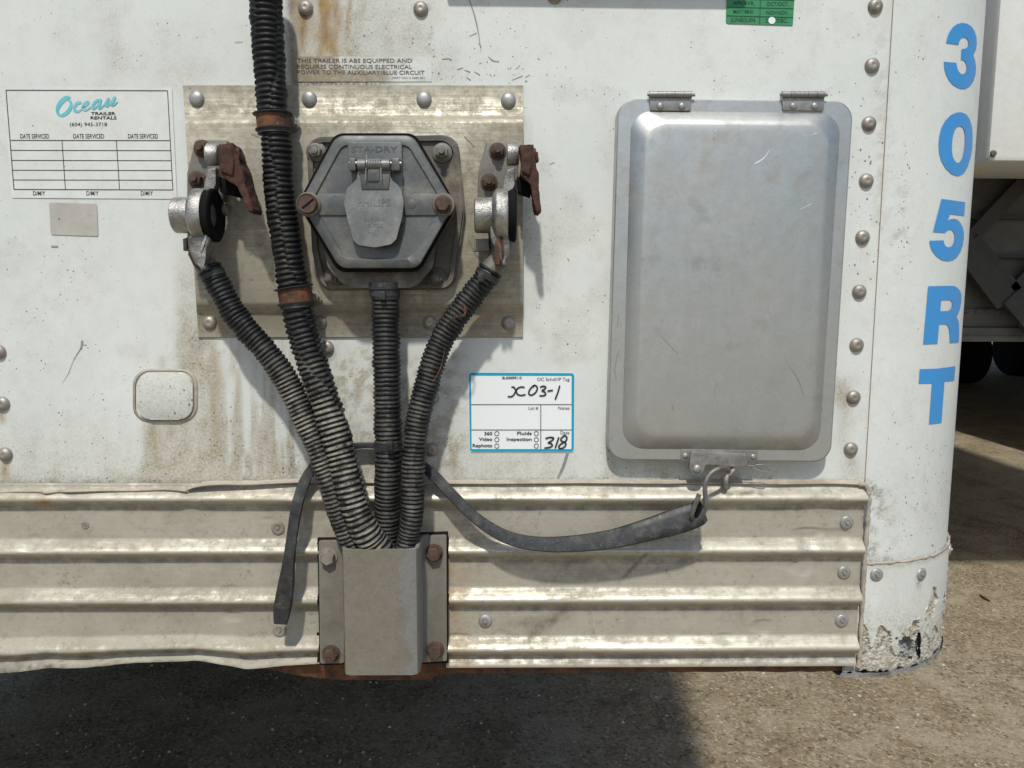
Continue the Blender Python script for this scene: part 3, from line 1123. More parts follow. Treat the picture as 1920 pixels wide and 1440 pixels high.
for _ in range(45):
    x, y = random.choice([(random.gauss(985, 40), random.gauss(132, 16)), (random.gauss(1640, 25), random.gauss(270, 120)), (random.gauss(870, 50), random.gauss(130, 18)), (random.gauss(1720, 40), random.gauss(960, 60))])
    if x > 1640:
        f_ = lambda a, b: Cc(a, b, .0021)
    else:
        f_ = None
    a_ = random.uniform(-.5, 1.5)
    l_ = random.uniform(1.5, 5)
    ribbon(bm, [(x, y, random.uniform(.8, 1.8)), (x + math.cos(a_) * l_, y + math.sin(a_) * l_, 6e-1)], .0005, mapf=f_)
finish(bm, "paint_scuffs", SCUFF, TR, smooth=False, kind="stuff")
TRK = TR

# ------------------------------------------------------------------ UNIT NUMBER on the corner
UN = empty("unit_number", Cc(1760, 430), "tall blue vinyl characters 305RT running down the curved corner", "lettering")
GL = {
    '3': (20, [[(848, 545), (870, 440), (910, 350), (970, 270), (1040, 222), (1120, 205), (1200, 218), (1280, 270), (1330, 350), (1360, 450), (1365, 560), (1350, 660), (1305, 750), (1340, 850), (1352, 960), (1345, 1080), (1310, 1190), (1250, 1270), (1180, 1312), (1120, 1318), (1050, 1300), (970, 1250), (900, 1180), (850, 1080), (820, 980), (810, 860), (1020, 880), (1030, 940), (1050, 1010), (1090, 1060), (1130, 1075), (1170, 1050), (1195, 990), (1195, 920), (1170, 860), (1135, 832), (1100, 828), (1110, 645), (1165, 642), (1205, 620), (1225, 570), (1222, 510), (1195, 465), (1150, 445), (1105, 460), (1070, 510), (1058, 572)]]),
    '0': (190, [[(1100, 183), (1190, 220), (1250, 310), (1285, 430), (1297, 590), (1290, 780), (1265, 940), (1210, 1110), (1150, 1210), (1080, 1252), (1030, 1258), (940, 1225), (840, 1130), (765, 1000), (730, 870), (722, 730), (735, 580), (770, 440), (830, 330), (920, 235), (1020, 190)], [(1085, 415), (1130, 440), (1155, 500), (1168, 590), (1165, 720), (1150, 850), (1120, 960), (1075, 1030), (1035, 1040), (990, 1000), (960, 930), (945, 830), (948, 700), (965, 570), (1000, 470), (1040, 425)]]),
    '5': (350, [[(770, 205), (1170, 260), (1155, 490), (915, 460), (875, 570), (920, 548), (985, 540), (1040, 560), (1090, 610), (1130, 690), (1148, 770), (1148, 870), (1130, 990), (1090, 1100), (1030, 1190), (960, 1240), (870, 1258), (770, 1235), (680, 1170), (610, 1080), (575, 990), (567, 912), (805, 905), (815, 960), (845, 1010), (890, 1025), (940, 1005), (975, 950), (990, 880), (990, 810), (965, 750), (930, 725), (885, 728), (850, 755), (835, 778), (625, 765)]]),
    'R': (520, [[(545, 150), (960, 142), (1020, 160), (1075, 215), (1105, 290), (1105, 400), (1085, 520), (1050, 620), (1020, 655), (1050, 720), (1065, 800), (1068, 900), (1060, 1095), (912, 1108), (908, 950), (895, 860), (870, 805), (830, 790), (730, 793), (700, 1120), (460, 1132)], [(765, 385), (900, 383), (935, 395), (950, 430), (945, 490), (920, 545), (880, 568), (750, 572)]]),
    'T': (670, [[(405, 200), (700, 190), (1002, 150), (985, 390), (820, 410), (770, 1105), (560, 1132), (610, 440), (385, 445)]]),
}
for ch, (y0, loops) in GL.items():
    bm = NB()
    L = [[Vector((1680 + x / 9, y0 + y / 9, 0)) for x, y in lp] for lp in loops]
    flatv = [v for lp in L for v in lp]
    bv = [bm.verts.new(v) for v in flatv]
    for t in tessellate_polygon(L):
        try:
            bm.faces.new([bv[i] for i in t])
        except ValueError:
            pass
    x = 1722
    while x < 1836:
        bmesh.ops.bisect_plane(bm, geom=bm.verts[:] + bm.edges[:] + bm.faces[:], plane_co=(x, 0, 0), plane_no=(1, 0, 0))
        x += 4
    for v in bm.verts:
        v.co = Cc(v.co.x, v.co.y, .0021)
    finish(bm, "letter" if ch in 'RT' else "digit", BLUE, UN, angle=60)


# ------------------------------------------------------------------ MOUNTING PLATE
PL = empty("mounting_plate", P(660, 400), "stained tan aluminium plate behind the hoses and grey connector box, riveted top and bottom", "plate")
PD = .011
prof = [(160, 0.0), (160, .0018), (214, .0022), (221, .0060), (227, PD - .0006), (232, PD), (565, PD), (572, PD - .001), (584, .0045), (590, .0024), (632, .0020), (633, 0.0)]
bm = NB()
rows = []
ncol = 90
for y, d in prof:
    row = []
    for i in range(ncol + 1):
        f = i / ncol
        yy = y + (1.5 if y > 600 else 0) * 0
        xl = 343 + (y - 160) * .061
        x = xl + (980.5 - xl) * f
        p = P(x, yy, d)
        if .003 < d:
            p.y += (math.sin(f * 9 + y) * .0004)
        row.append(bm.verts.new(p))
    rows.append(row)
for a, b in zip(rows, rows[1:]):
    for i in range(ncol):
        bm.faces.new((a[i], a[i + 1], b[i + 1], b[i]))
plo = finish(bm, "plate_sheet", PLATE, PL, angle=60)
for x, y in ((369, 185), (580, 185), (795, 186), (953, 188)):
    place(RVP, "rivet", PL, x, y, .002)
for x, y in ((393, 605), (600, 605), (806, 605), (953, 606)):
    place(RV, "rivet", PL, x, y, .002)
bm = NB()
for c_ in ([(905, 487, 2), (893, 478, 2), (880, 452, 1.4), (878, 440, 1.6)], [(470, 250, 1), (500, 262, 1)], [(870, 255, 1), (890, 275, 1)]):
    ribbon(bm, c_, PD + .0003)
finish(bm, "scratches", DKSCR, PL, smooth=False, kind="stuff")


# ------------------------------------------------------------------ CORRUGATED CONDUITS
def conduit(label, pts, wpx, period, dust, seam=None, amp=.0013, seed=0):
    """pts: (px, py, depth) ; wpx overall width; dust list (py, amount)"""
    c = catmull(pts, 24)
    W = np.array([P(*q)[:] for q in c])
    seg = np.linalg.norm(np.diff(W, axis=0), axis=1)
    s = np.concatenate([[0], np.cumsum(seg)])
    m = 7
    S = np.arange(0, s[-1], period / m)
    C = np.stack([np.interp(S, s, W[:, k]) for k in range(3)], 1)
    # light smoothing of the sampled line
    for _ in range(6):
        C[1:-1] = (C[:-2] + 2 * C[1:-1] + C[2:]) / 4
    PY = np.interp(S, s, c[:, 1])
    dep = np.interp(S, s, c[:, 2])
    wp = np.interp(PY, [q[0] for q in wpx], [q[1] for q in wpx])
    R = wp / 2 * (.755 - dep) / F
    T = np.gradient(C, axis=0)
    T /= np.linalg.norm(T, axis=1)[:, None]
    nv = np.array([0, -1., 0]) - T * (T @ np.array([0, -1., 0]))[:, None]
    nv /= np.linalg.norm(nv, axis=1)[:, None]
    bv = np.cross(T, nv)
    na = 40
    th = np.linspace(0, 2 * math.pi, na, endpoint=False)
    SS, TH = np.meshgrid(S, th, indexing='ij')
    ph = np.zeros_like(SS)
    shr = np.zeros_like(SS)
    if seam:
        # a slit runs along the tube and its edges overlap with the ribs out of step
        wob = .16 * np.sin(SS * 55 + seed) + .10 * np.sin(SS * 130)
        a = np.interp(PY, [q[0] for q in seam], [q[1] for q in seam])[:, None] + wob
        dth = (TH - a + math.pi) % (2 * math.pi) - math.pi
        inside = (dth > 0) & (dth < 1.7)
        ph = np.where(inside, .45 + .1 * np.sin(SS * 40), 0)
        shr = np.where(inside, -.0012, 0) + np.where(np.abs(dth) < .09, -.0016, 0)
    jit = (vnoise(SS / period * .7, TH * 0 + seed, 5 + seed) - .5) * .25
    u = (SS / period + ph + jit) % 1.0
    cr = sm(.02, .22, u) * (1 - sm(.62, .84, u))
    lump = (vnoise(SS * 160 + seed, TH * .9, 77 + seed) - .5) * .0016 + (vnoise(SS / period, TH * 0 + .5, 87 + seed) - .5) * .0008
    rr = R[:, None] - amp + amp * cr * 1.35 + shr + lump
    V = C[:, None, :] + rr[..., None] * (np.cos(TH)[..., None] * nv[:, None, :] + np.sin(TH)[..., None] * bv[:, None, :])
    n_, k_ = SS.shape
    idx = np.arange(n_ - 1)[:, None] * na
    j = np.arange(na)
    f = np.stack([idx + j, idx + (j + 1) % na, idx + na + (j + 1) % na, idx + na + j], -1).reshape(-1, 4)
    du = np.interp(PY, [q[0] for q in dust], [q[1] for q in dust])[:, None] * (1.0 + 0 * TH)
    du = du * .8 * (.55 + .45 * np.cos(TH - .2) ** 2) * (.7 + .6 * fbm(SS * 60, TH * 2, 9 + seed))
    root = empty("corrugated_conduit", tuple(C[len(C) // 2]), label, "conduit", "black ribbed conduits on the trailer front")
    npmesh(V.reshape(-1, 3), f[:, ::-1], "ribbed_tube", HOSE, root, dict(crest=cr, dust=np.clip(du, 0, 1.6)), angle=180)
    return root, C, PY, R, T


HA = conduit("thick split conduit running down from the top edge, held by two rusty clamps",
             [(495, -60, .034), (498, 0, .034), (504, 100, .034), (509, 180, .034), (513, 230, .034), (519, 300, .034), (522, 360, .034), (529, 410, .034), (537, 460, .034), (546, 515, .034), (554, 555, .034), (561, 600, .035), (577, 655, .036), (593, 702, .038), (611, 752, .040), (626, 802, .043), (641, 852, .046), (653, 902, .050), (666, 950, .051), (681, 985, .050), (697, 1010, .046), (713, 1030, .042), (724, 1056, .034)],
             [(-60, 57), (200, 54), (300, 54), (600, 55), (800, 58), (1000, 58), (1060, 56)], .0050, [(0, .16), (200, .2), (400, .26), (620, .22), (690, .5), (780, 1.0), (900, 1.25), (1000, 1.2), (1030, .8)],
             seam=[(-60, -1.35), (0, -1.2), (100, -.75), (200, -.45), (250, .15), (330, .1), (420, -.15), (520, -.35), (600, -.8), (660, -1.3), (720, -2.2), (800, -3.0), (1060, -3.0)], seed=1)
HB = conduit("slanting conduit coming from the left-hand air coupling",
             [(392, 498, .036), (401, 520, .036), (418, 550, .036), (439, 588, .036), (465, 620, .036), (490, 648, .036), (512, 676, .036), (532, 704, .036), (552, 744, .037), (571, 784, .039), (589, 824, .041), (605, 865, .043), (619, 905, .045), (631, 945, .045), (644, 985, .043), (658, 1018, .041), (667, 1045, .039), (670, 1065, .039)],
             [(500, 43), (560, 45), (700, 46), (900, 44), (1000, 41), (1050, 38)], .0040, [(500, .10), (640, .22), (700, .55), (760, .9), (900, .75), (960, .5), (1030, 1.0)], seed=2, amp=.0009)
HC = conduit("straight vertical conduit dropping from the grey connector box",
             [(722, 530, .030), (723, 556, .030), (723, 600, .030), (724, 660, .031), (726, 720, .032), (727, 780, .033), (728, 840, .034), (727, 900, .033), (726, 960, .028), (727, 1010, .025), (728, 1060, .025)],
             [(530, 50), (700, 51), (800, 52), (1050, 48)], .0042, [(540, .55), (600, .22), (680, .28), (800, .5), (900, .42), (1040, .35)], seed=3, amp=.0009)
HD = conduit("curving conduit coming from the right-hand air coupling",
             [(921, 505, .036), (905, 530, .036), (884, 556, .036), (860, 588, .036), (840, 618, .036), (824, 648, .036), (811, 682, .037), (800, 722, .038), (790, 760, .039), (782, 800, .040), (777, 850, .042), (775, 905, .044), (773, 960, .044), (766, 1005, .041), (760, 1035, .040), (758, 1060, .040)],
             [(500, 44), (600, 46), (800, 45), (950, 43), (1030, 38)], .0040, [(510, .2), (600, .3), (800, .42), (900, .5), (1030, .5)], seed=4, amp=.0009)


def band(root, H, py0, py1, grow, mat, name, lip=0.0, seg=28):
    """a collar round conduit H between two photo heights"""
    _, C, PY, R, T = H
    i0, i1 = int(np.argmin(abs(PY - py0))), int(np.argmin(abs(PY - py1)))
    bm = NB()
    c0, c1 = Vector(C[i0]), Vector(C[i1])
    ax = (c1 - c0)
    L = ax.length
    r = float(R[(i0 + i1) // 2]) + grow
    lathe(bm, c0, ax, [(0, r - .002), (0, r + lip), (.001, r + lip * .9), (L * .5, r), (L - .001, r - lip * .1), (L, r), (L, r - .002)], seg)
    return finish(bm, name, mat, root, angle=50)


# cable ties round the conduits
for H, a, b in ((HC, 548, 560), (HC, 829, 842), (HD, 512, 522), (HB, 512, 520)):
    band(H[0], H, a, b, .0006, RUBBERD, "cable_tie", .0004)
for H, x, y, d in ((HC, 716, 554, .050), (HC, 730, 836, .054), (HD, 902, 521, .055)):
    bm = NB()
    prism(bm, roundpoly([(x - 6, y - 8), (x + 6, y - 8), (x + 6, y + 8), (x - 6, y + 8)], 2, 2), d - .006, d, .0006)
    finish(bm, "tie_head", RUBBERD, H[0])
# twisted rusty wire on the right-hand conduit
bm = NB()
for k in range(4):
    q = [(836 + k * 3, 612 - k * 3, .048), (850 + k * 2, 596 - k, .058), (868 + random.uniform(-4, 4), 590 + random.uniform(-5, 5), .056), (872 + random.uniform(-3, 4), 582 + random.uniform(-8, 8), .052), (866 + random.uniform(-4, 8), 574 + random.uniform(-6, 6), .050)]
    tube(bm, [P(*a) for a in catmull(q, 6)], .00035, 5)
t_ = finish(bm, "binding_wire", RUSTLT, HD[0])
bm = NB()
q = [(835, 640, .045), (832, 665, .046), (826, 690, .046), (818, 706, .05), (812, 716, .052)]
tube(bm, [P(*a) for a in catmull(q, 6)], .00035, 5)
finish(bm, "loose_wire", RUSTLT, HD[0])

# two P-clamps holding the thick conduit
for (a, b, lab) in ((218, 246, "upper rusty clamp with rubber liner round the thick conduit"), (543, 572, "lower rusty clamp with rubber liner round the thick conduit")):
    i = int(np.argmin(abs(HA[2] - (a + b) / 2)))
    K = empty("conduit_clamp", tuple(HA[1][i]), lab, "clamp", "rusty rubber-lined clamps on the thick conduit")
    band(K, HA, a, b, .0013, RUSTLT, "steel_band")
    band(K, HA, a - 5, a + 3, .0012, RUBBER, "rubber_lip", .0030)
    band(K, HA, b - 3, b + 6, .0012, RUBBER, "rubber_lip", .0018)
    cx, cy = proj(*HA[1][i])
    bm = NB()
    prism(bm, roundpoly([(cx + 18, cy - 15), (cx + 44, cy - 15), (cx + 44, cy + 15), (cx + 18, cy + 15)], 9, 4), .009, PD + .004, .001)
    finish(bm, "fixing_tab", CASTDK, K)
    bm = NB()
    hexbolt(bm, P(cx + 37, cy, PD + .004), (0, -1, 0), .0042, .004, 1.4, .003)
    finish(bm, "bolt", DUSTBOLT, K)

# ------------------------------------------------------------------ ELECTRICAL CONNECTOR BOX
CB = empty("connector_box", P(715, 390, .02), "grey hexagonal electrical connector box with hinged socket cover on the tan plate", "connector box")
bm = NB()
prism(bm, roundpoly([(574, 257), (858, 253), (866, 330), (872, 392), (851, 543), (602, 545), (585, 470)], [26, 30, 20, 30, 26, 26, 10], 6), PD, PD + .007, .0016)
finish(bm, "mounting_flange", ZINCDK, CB)
bm = NB()
ring(bm, roundpoly([(577, 260), (855, 256), (863, 330), (868, 392), (848, 540), (605, 542), (588, 470)], [26, 30, 20, 30, 26, 26, 10], 6), roundpoly([(584, 267), (848, 263), (855, 330), (860, 392), (841, 533), (612, 535), (595, 470)], [22, 26, 20, 26, 22, 22, 10], 6), PD + .006, PD + .010)
finish(bm, "flange_rim", ZINCDK, CB)
hexo = [(631, 254), (774, 254), (852, 384), (784, 503), (637, 503), (563, 380)]
hexb = [(628, 250), (778, 250), (857, 386), (786, 510), (634, 510), (558, 382)]
DC = .052


def sc_poly(pts, k, c=(708, 380)):
    return [(c[0] + (x - c[0]) * k, c[1] + (y - c[1]) * k) for x, y in pts]


bm = NB()
prism(bm, roundpoly(hexb, 30, 7), PD + .005, DC - .007, .002)
prism(bm, roundpoly([(600, 420), (820, 420), (812, 500), (778, 540), (648, 540), (614, 500)], [10, 10, 24, 36, 36, 24], 6), PD + .005, .038, .004)
finish(bm, "box_body", ZINCDK, CB)
bm = NB()
prism(bm, roundpoly(sc_poly(hexb, 1.002), 28, 7), DC - .007, DC - .005)
finish(bm, "gasket", BLACK, CB)
bm = NB()
h1 = roundpoly(hexo, 26, 8)
h2 = roundpoly(sc_poly(hexo, .985), 25, 8)
h3 = roundpoly(sc_poly(hexo, .865), 22, 8)
h4 = roundpoly(sc_poly(hexo, .845), 21, 8)
loft(bm, [[P(x, y, DC - .005) for x, y in h1], [P(x, y, DC - .001) for x, y in h1], [P(x, y, DC) for x, y in h2], [P(x, y, DC) for x, y in h3], [P(x, y, DC - .0016) for x, y in h4]])
cv = finish(bm, "cover", ZINC, CB, angle=50)
bm = NB()
prism(bm, roundpoly([(652, 266), (754, 266), (756, 420), (652, 420)], 5, 3), DC - .003, DC + .0008, .0006)
prism(bm, [(596, 363), (650, 363), (650, 404), (596, 404)], DC - .003, DC - .0001, .0006)
prism(bm, [(758, 363), (822, 363), (822, 404), (758, 404)], DC - .003, DC - .0001, .0006)
prism(bm, circ_pts(772, 383, 9, 20), DC - .001, DC + .0002, .0002)
finish(bm, "cover_rib", ZINC, cv)
bm = NB()
put_text(bm, "STA-DRY", 659, 745, 285, 11, DC + .0011, .01)
finish(bm, "embossed_lettering", ZINC, cv, smooth=False)
bm = NB()
put_text(bm, "PHILIPS", 689, 735, 536, 8, .0384, .01)
finish(bm, "embossed_lettering", ZINCDK, CB, smooth=False)
# hinged flap
flp = roundpoly([(672, 318), (731, 318), (733, 336), (752, 352), (757, 380), (754, 405), (743, 448), (733, 458), (703, 464), (672, 459), (662, 450), (650, 405), (645, 380), (650, 354), (669, 336)], [3, 3, 6, 16, 26, 30, 5, 14, 40, 14, 5, 30, 26, 16, 6], 4)
bm = NB()
prism(bm, flp, DC + .0035, DC + .0075, .0009, 3)
fl = finish(bm, "socket_flap", ZINCLT, CB)
bm = NB()
prism(bm, [(673, 316), (733, 316), (729, 355), (678, 355)], DC + .006, DC + .0085, .0005)
prism(bm, roundpoly([(689, 318), (711, 318), (711, 340), (689, 340)], 3, 2), DC + .008, DC + .0098, .0004)
finish(bm, "flap_strap", ZINC, fl)
bm = NB()
put_text(bm, "PHILIPS", 669, 732, 386, 14, DC + .0079, .012)
put_text(bm, "SAE J560", 682, 721, 414, 6.5, DC + .0078, .01)
put_text(bm, "15-720", 684, 718, 426, 6.5, DC + .0078, .01)
finish(bm, "embossed_lettering", ZINCLT, fl, smooth=False)
# hinge: lugs, barrels, pin, spring
u_ = px2m(DC + .008)
for x0, x1 in ((654, 667), (733, 750)):
    bm = NB()
    prism(bm, roundpoly([(x0, 296), (x1, 296), (x1, 320), (x0, 320)], 3, 3), DC, DC + .0105, .0012)
    finish(bm, "hinge_lug", ZINC, CB)
for x0, x1 in ((671, 686), (716, 731)):
    bm = NB()
    c = P(x0, 309, DC + .0085)
    lathe(bm, c, (1, 0, 0), [(0, 9 * u_), (0.0004, 9.8 * u_), ((x1 - x0) * u_ - .0004, 9.8 * u_), ((x1 - x0) * u_, 9 * u_)], 18)
    finish(bm, "hinge_barrel", ZINCLT, CB)
bm = NB()
lathe(bm, P(655, 306, DC + .0085), (1, 0, 0), [(0, 4 * u_), (94 * u_, 4 * u_)], 10)
finish(bm, "hinge_pin", STEEL, CB)
bm = NB()
pts = []
for i in range(181):
    a = i / 180 * 2 * math.pi * 9
    c = P(687 + 28 * i / 180, 307, DC + .0085)
    pts.append(c + Vector((0, math.cos(a), math.sin(a))) * 8 * u_)
pts = [P(685.5, 338, DC + .011), P(686, 318, DC + .0125)] + pts + [P(714, 318, DC + .0125), P(715, 337, DC + .011)]
tube(bm, pts, 1.05 * u_, 6)
tube(bm, [P(688, 304, DC + .012), P(687, 290, DC + .010)], .9 * u_, 6)
finish(bm, "spring", RIVCLEAN, CB)
# cover screws
bm = NB()
lathe(bm, P(582, 385, DC - .006), (0, -1, 0), [(0, .0108), (.008, .0108), (.009, .0100), (.010, .0094)], 24)
finish(bm, "screw_boss", CASTDK, CB)
bm = NB()
c = P(577, 382, DC + .005)
lathe(bm, c, (0, -1, 0), [(-.002, .0088), (.0035, .0088), (.0045, .0080), (.0038, .0074), (.0036, 0)], 24)
s_ = finish(bm, "slotted_screw", RUSTBOLT, CB)
bm = NB()
t_ = .9
prism(bm, [(577 + a * math.cos(-.68) * 14 - b * math.sin(-.68) * 2.2, 382 + a * math.sin(-.68) * 14 + b * math.cos(-.68) * 2.2) for a, b in ((-1, -1), (1, -1), (1, 1), (-1, 1))], DC + .0080, DC + .0089)
finish(bm, "slot", BLACK, s_)
bm = NB()
lathe(bm, P(833, 385, DC - .006), (0, -1, 0), [(0, .0104), (.0065, .0104), (.0078, .0094)], 24)
finish(bm, "screw_boss", CASTDK, CB)
bm = NB()
hexbolt(bm, P(831, 384, DC + .0015), (0, -1, 0), .0066, .0055, 1.25)
finish(bm, "cover_bolt", RUSTBOLT, CB)
for x, y, st in ((592, 284, 0.002), (829, 286, .006), (622, 521, .003), (818, 522, .003)):
    bm = NB()
    prism(bm, circ_pts(x, y, 19, 24), PD + .004, PD + .0095, .001)
    hexbolt(bm, P(x, y, PD + .0095), (0, -1, 0), .0062, .0042, 1.2, st)
    finish(bm, "flange_bolt", ZINCDK if y > 400 else CASTDK, CB)
# gland under the box
bm = NB()
lathe(bm, P(721, 530, .030), P(722, 556, .030) - P(721, 530, .030), [(0, .0155), (.006, .0155), (.0065, .0142), (.0125, .0142)], 24)
finish(bm, "cable_gland", RUBBERD, CB)


# ------------------------------------------------------------------ AIR COUPLINGS (gladhands)
def gladhand(cx, label, left):
    D = .046
    u = px2m(D)
    g = empty("air_coupling", P(cx, 400, D), label, "air coupling", "air line couplings either side of the connector box")
    X_ = lambda px_: px_ - 405 + cx
    bm = NB()
    if left:
        bp = [(367, 262), (428, 262), (434, 300), (420, 385), (352, 392), (353, 325)]
    else:
        bp = [(916 - 563, 265), (975 - 563, 265), (975 - 563, 330), (958 - 563, 392), (899 - 563, 392), (900 - 563, 325)]
    prism(bm, roundpoly([(X_(a), b) for a, b in bp], 5, 3), PD, PD + .006, .0012)
    finish(bm, "bracket_plate", CASTDK, g)
    for bx, by in (((382, 279), (372, 337)) if left else ((937 - 563, 284), (921 - 563, 342))):
        bm = NB()
        hexbolt(bm, P(X_(bx), by, PD + .006), (0, -1, 0), .0062, .006, 1.3, .004)
        finish(bm, "bracket_bolt", RUSTBOLT, g)
    c = P(cx, 404, D)
    # body and flange, axis across the trailer
    bm = NB()
    lathe(bm, c, (1, 0, 0), [(-.0350, .012), (-.0355, .0145), (-.0345, .0158), (-.020, .0160), (-.0185, .0200), (-.0165, .0228), (-.0150, .0235), (-.0070, .0236), (-.0056, .0230), (-.0054, .0205), (-.0030, .0200)], 40)
    finish(bm, "coupling_body", CAST, g)
    bm = NB()
    lathe(bm, c + Vector((-.0002, 0, 0)), (1, 0, 0), [(-.006, .021), (-.0012, .0236), (.0010, .0236), (.0022, .0215), (.0012, .0125), (-.003, .0115), (-.003, 0)], 36)
    finish(bm, "rubber_seal", BLACK, g)
    # arm up to the pivot boss
    bm = NB()
    prism(bm, roundpoly([(X_(391), 318), (X_(407), 312), (X_(406), 345), (X_(398), 366), (X_(382), 366), (X_(386), 340)], 3, 2), D - .008, D + .004, .001)
    roughen(bm, .003, .0004, 150, cx)
    finish(bm, "arm", CASTMID, g, angle=60)
    bm = NB()
    lathe(bm, P(X_(391), 290, D - .004), (1, 0, 0), [(0, 17 * u), (.001, 20 * u), (.0095, 19.5 * u), (.011, 17 * u)], 20)
    finish(bm, "pivot_boss", CAST, g)
    # rusty swing cover bent round the boss, with a tail
    bm = NB()
    if left:
        hp = [(411, 270), (436, 268), (443, 284), (447, 300), (456, 318), (462, 345), (468, 366), (477, 392), (475, 398), (467, 397), (458, 372), (449, 348), (436, 343), (412, 328), (413, 300)]
        prism(bm, [(X_(a), b) for a, b in hp], D - .016, D + .010, .0012)
        prism(bm, [(X_(a), b) for a, b in ((440, 276), (450, 284), (451, 298), (440, 300))], D - .004, D + .007, .002)
        prism(bm, [(X_(a), b) for a, b in ((450, 310), (461, 320), (468, 345), (470, 362), (462, 362))], D - .02, D - .004, .002)
    else:
        hp = [(975, 271), (1000, 271), (1003, 288), (1002, 310), (1010, 322), (1010, 345), (1012, 360), (1015, 395), (1011, 399), (1005, 397), (999, 372), (997, 346), (990, 337), (976, 328), (978, 300)]
        prism(bm, [(a, b) for a, b in hp], D - .018, D + .010, .0012)
        prism(bm, [(1000, 281), (1009, 285), (1010, 300), (1003, 306)], D - .004, D + .006, .002)
    roughen(bm, .0028, .0010, 130, cx)
    finish(bm, "swing_cover", RUST, g, angle=60)
    bm = NB()
    sx0, sx1 = (412, 446) if left else (411, 438)
    prism(bm, [(X_(sx0), 330), (X_(sx1), 345), (X_(sx1) - 2, 368), (X_(sx0) + 2, 360)], D - .024, D - .006, .001)  # black block that stands in for the shade beneath the swing cover
    finish(bm, "cover_underside", BLACK, g)
    bm = NB()
    if left:
        prism(bm, [(X_(a), b) for a, b in ((414, 273), (434, 271), (440, 300), (437, 330), (416, 322))], D + .008, D + .0125, .0015)
    else:
        prism(bm, [(977, 274), (997, 274), (998, 306), (992, 330), (979, 322)], D + .008, D + .0125, .0015)
    roughen(bm, .0025, .0009, 170, cx + 5)
    finish(bm, "cover_face", RUST, g, angle=60)
    bm = NB()
    lathe(bm, P(X_(444 if left else 438), 286, D), (1, 0, 0), [(0, 9 * u), (.003, 8.4 * u), (.0038, 6 * u)], 6)
    finish(bm, "pivot_bolt", RUSTLT, g)
    # lower guide hook
    bm = NB()
    if left:
        q1 = [(352, 446), (366, 430), (390, 427), (399, 440), (388, 470), (381, 495), (388, 503), (380, 507), (366, 494), (356, 470)]
        q2 = [(384, 440), (392, 437), (388, 450), (379, 476), (376, 470)]
        q3 = [(344, 448), (352, 445), (352, 466), (345, 470)]
    else:
        q1 = [(921 - 563, 412), (932 - 563, 408), (948 - 563, 410), (957 - 563, 432), (960 - 563, 468), (952 - 563, 500), (944 - 563, 496), (934 - 563, 470), (924 - 563, 450)]
        q2 = [(941 - 563, 444), (947 - 563, 444), (950 - 563, 480), (945 - 563, 492)]
        q3 = [(893 - 563, 448), (921 - 563, 447), (921 - 563, 471), (893 - 563, 471)]
    prism(bm, [(X_(a), b) for a, b in q1], D - .014, D + .012, .002)
    roughen(bm, .0028, .0006, 150, cx)
    hk = finish(bm, "guide_hook", CASTMID, g, angle=60)
    bm = NB()
    prism(bm, [(X_(a), b) for a, b in q2], D + .006, D + .0128, .0008)
    finish(bm, "hook_ridge", RUST if not left else CAST, hk)
    bm = NB()
    prism(bm, [(X_(a), b) for a, b in q3], D - .016, D - .004, .001)
    finish(bm, "lock_lug", CASTDK, g)
    # elbow down to the conduit
    bm = NB()
    if left:
        q = [(378, 430, D - .012), (376, 462, D - .014), (382, 490, D - .012), (398, 516, .036)]
    else:
        q = [(938, 430, D - .012), (940, 462, D - .014), (934, 486, D - .012), (915, 514, .036)]
    cc = catmull(q, 6)
    tube(bm, [P(*a) for a in cc], [.0115] * 8 + [.0100] * (len(cc) - 8), 18)
    finish(bm, "elbow", CASTDK, g)
    if left:
        bm = NB()
        lathe(bm, P(418, 392, D - .02), (1, 0, 0), [(0, .006), (.004, .0065), (.006, .004)], 14)
        finish(bm, "stop_pin", CAST, g)
        bm = NB()
        prism(bm, [(352, 462), (356, 470), (366, 494), (380, 507), (372, 505), (362, 497), (352, 478)], D - .012, D + .008, .001)
        finish(bm, "hook_rust", RUST, hk)
    else:
        bm = NB()
        prism(bm, [(928, 452), (936, 446), (937, 475), (938, 496), (928, 496), (926, 474)], D + .004, D + .0135, .001)
        finish(bm, "hook_rust", RUSTLT, hk)
    return g


gladhand(403, "left-hand air coupling facing right with rusty bent swing cover, left of the thick conduit", True)
gladhand(964, "right-hand air coupling with rusty bent swing cover, at the right edge of the tan plate", False)

# ------------------------------------------------------------------ CABLE COVER CHANNEL
CH = empty("cable_cover", P(718, 1140, .02), "dust-coated steel channel over the hose ends, bolted to the rail", "cable cover")
zt_, zb_ = P(718, 1031, .060).z, P(718, 1266, .060).z
bm = NB()
xa, xb = P(641, 1150, .060).x, P(785, 1150, .060).x
t = .0035
out_ = [(xa - .006, -.016), (xa - .002, -.019), (xa, -.024), (xa, -.053), (xa + .002, -.058), (xa + .007, -.060), (xb - .007, -.060), (xb - .002, -.058), (xb, -.053), (xb, -.024), (xb + .002, -.019), (xb + .006, -.016)]
inn_ = [(x + (t if i < 6 else -t) * (1 if 1 < i < 10 else 0), y + (t if i in (4, 5, 6, 7) else 0)) for i, (x, y) in enumerate(out_)]
inn_[0] = (xa - .006 + 0, -.0125)
inn_[-1] = (xb + .006, -.0125)
inn_[1] = (xa + .001, -.014)
inn_[-2] = (xb - .001, -.014)
nz = 24
rows_o, rows_i = [], []
for k in range(nz + 1):
    z = zt_ + (zb_ - zt_) * k / nz
    jit = 0.0
    dz = .0022 * 0
    rows_o.append([bm.verts.new((x, y + jit * (1 if 3 < i < 8 else 0), z)) for i, (x, y) in enumerate(out_)])
    rows_i.append([bm.verts.new((x, y, z)) for x, y in inn_])
m_ = len(out_)
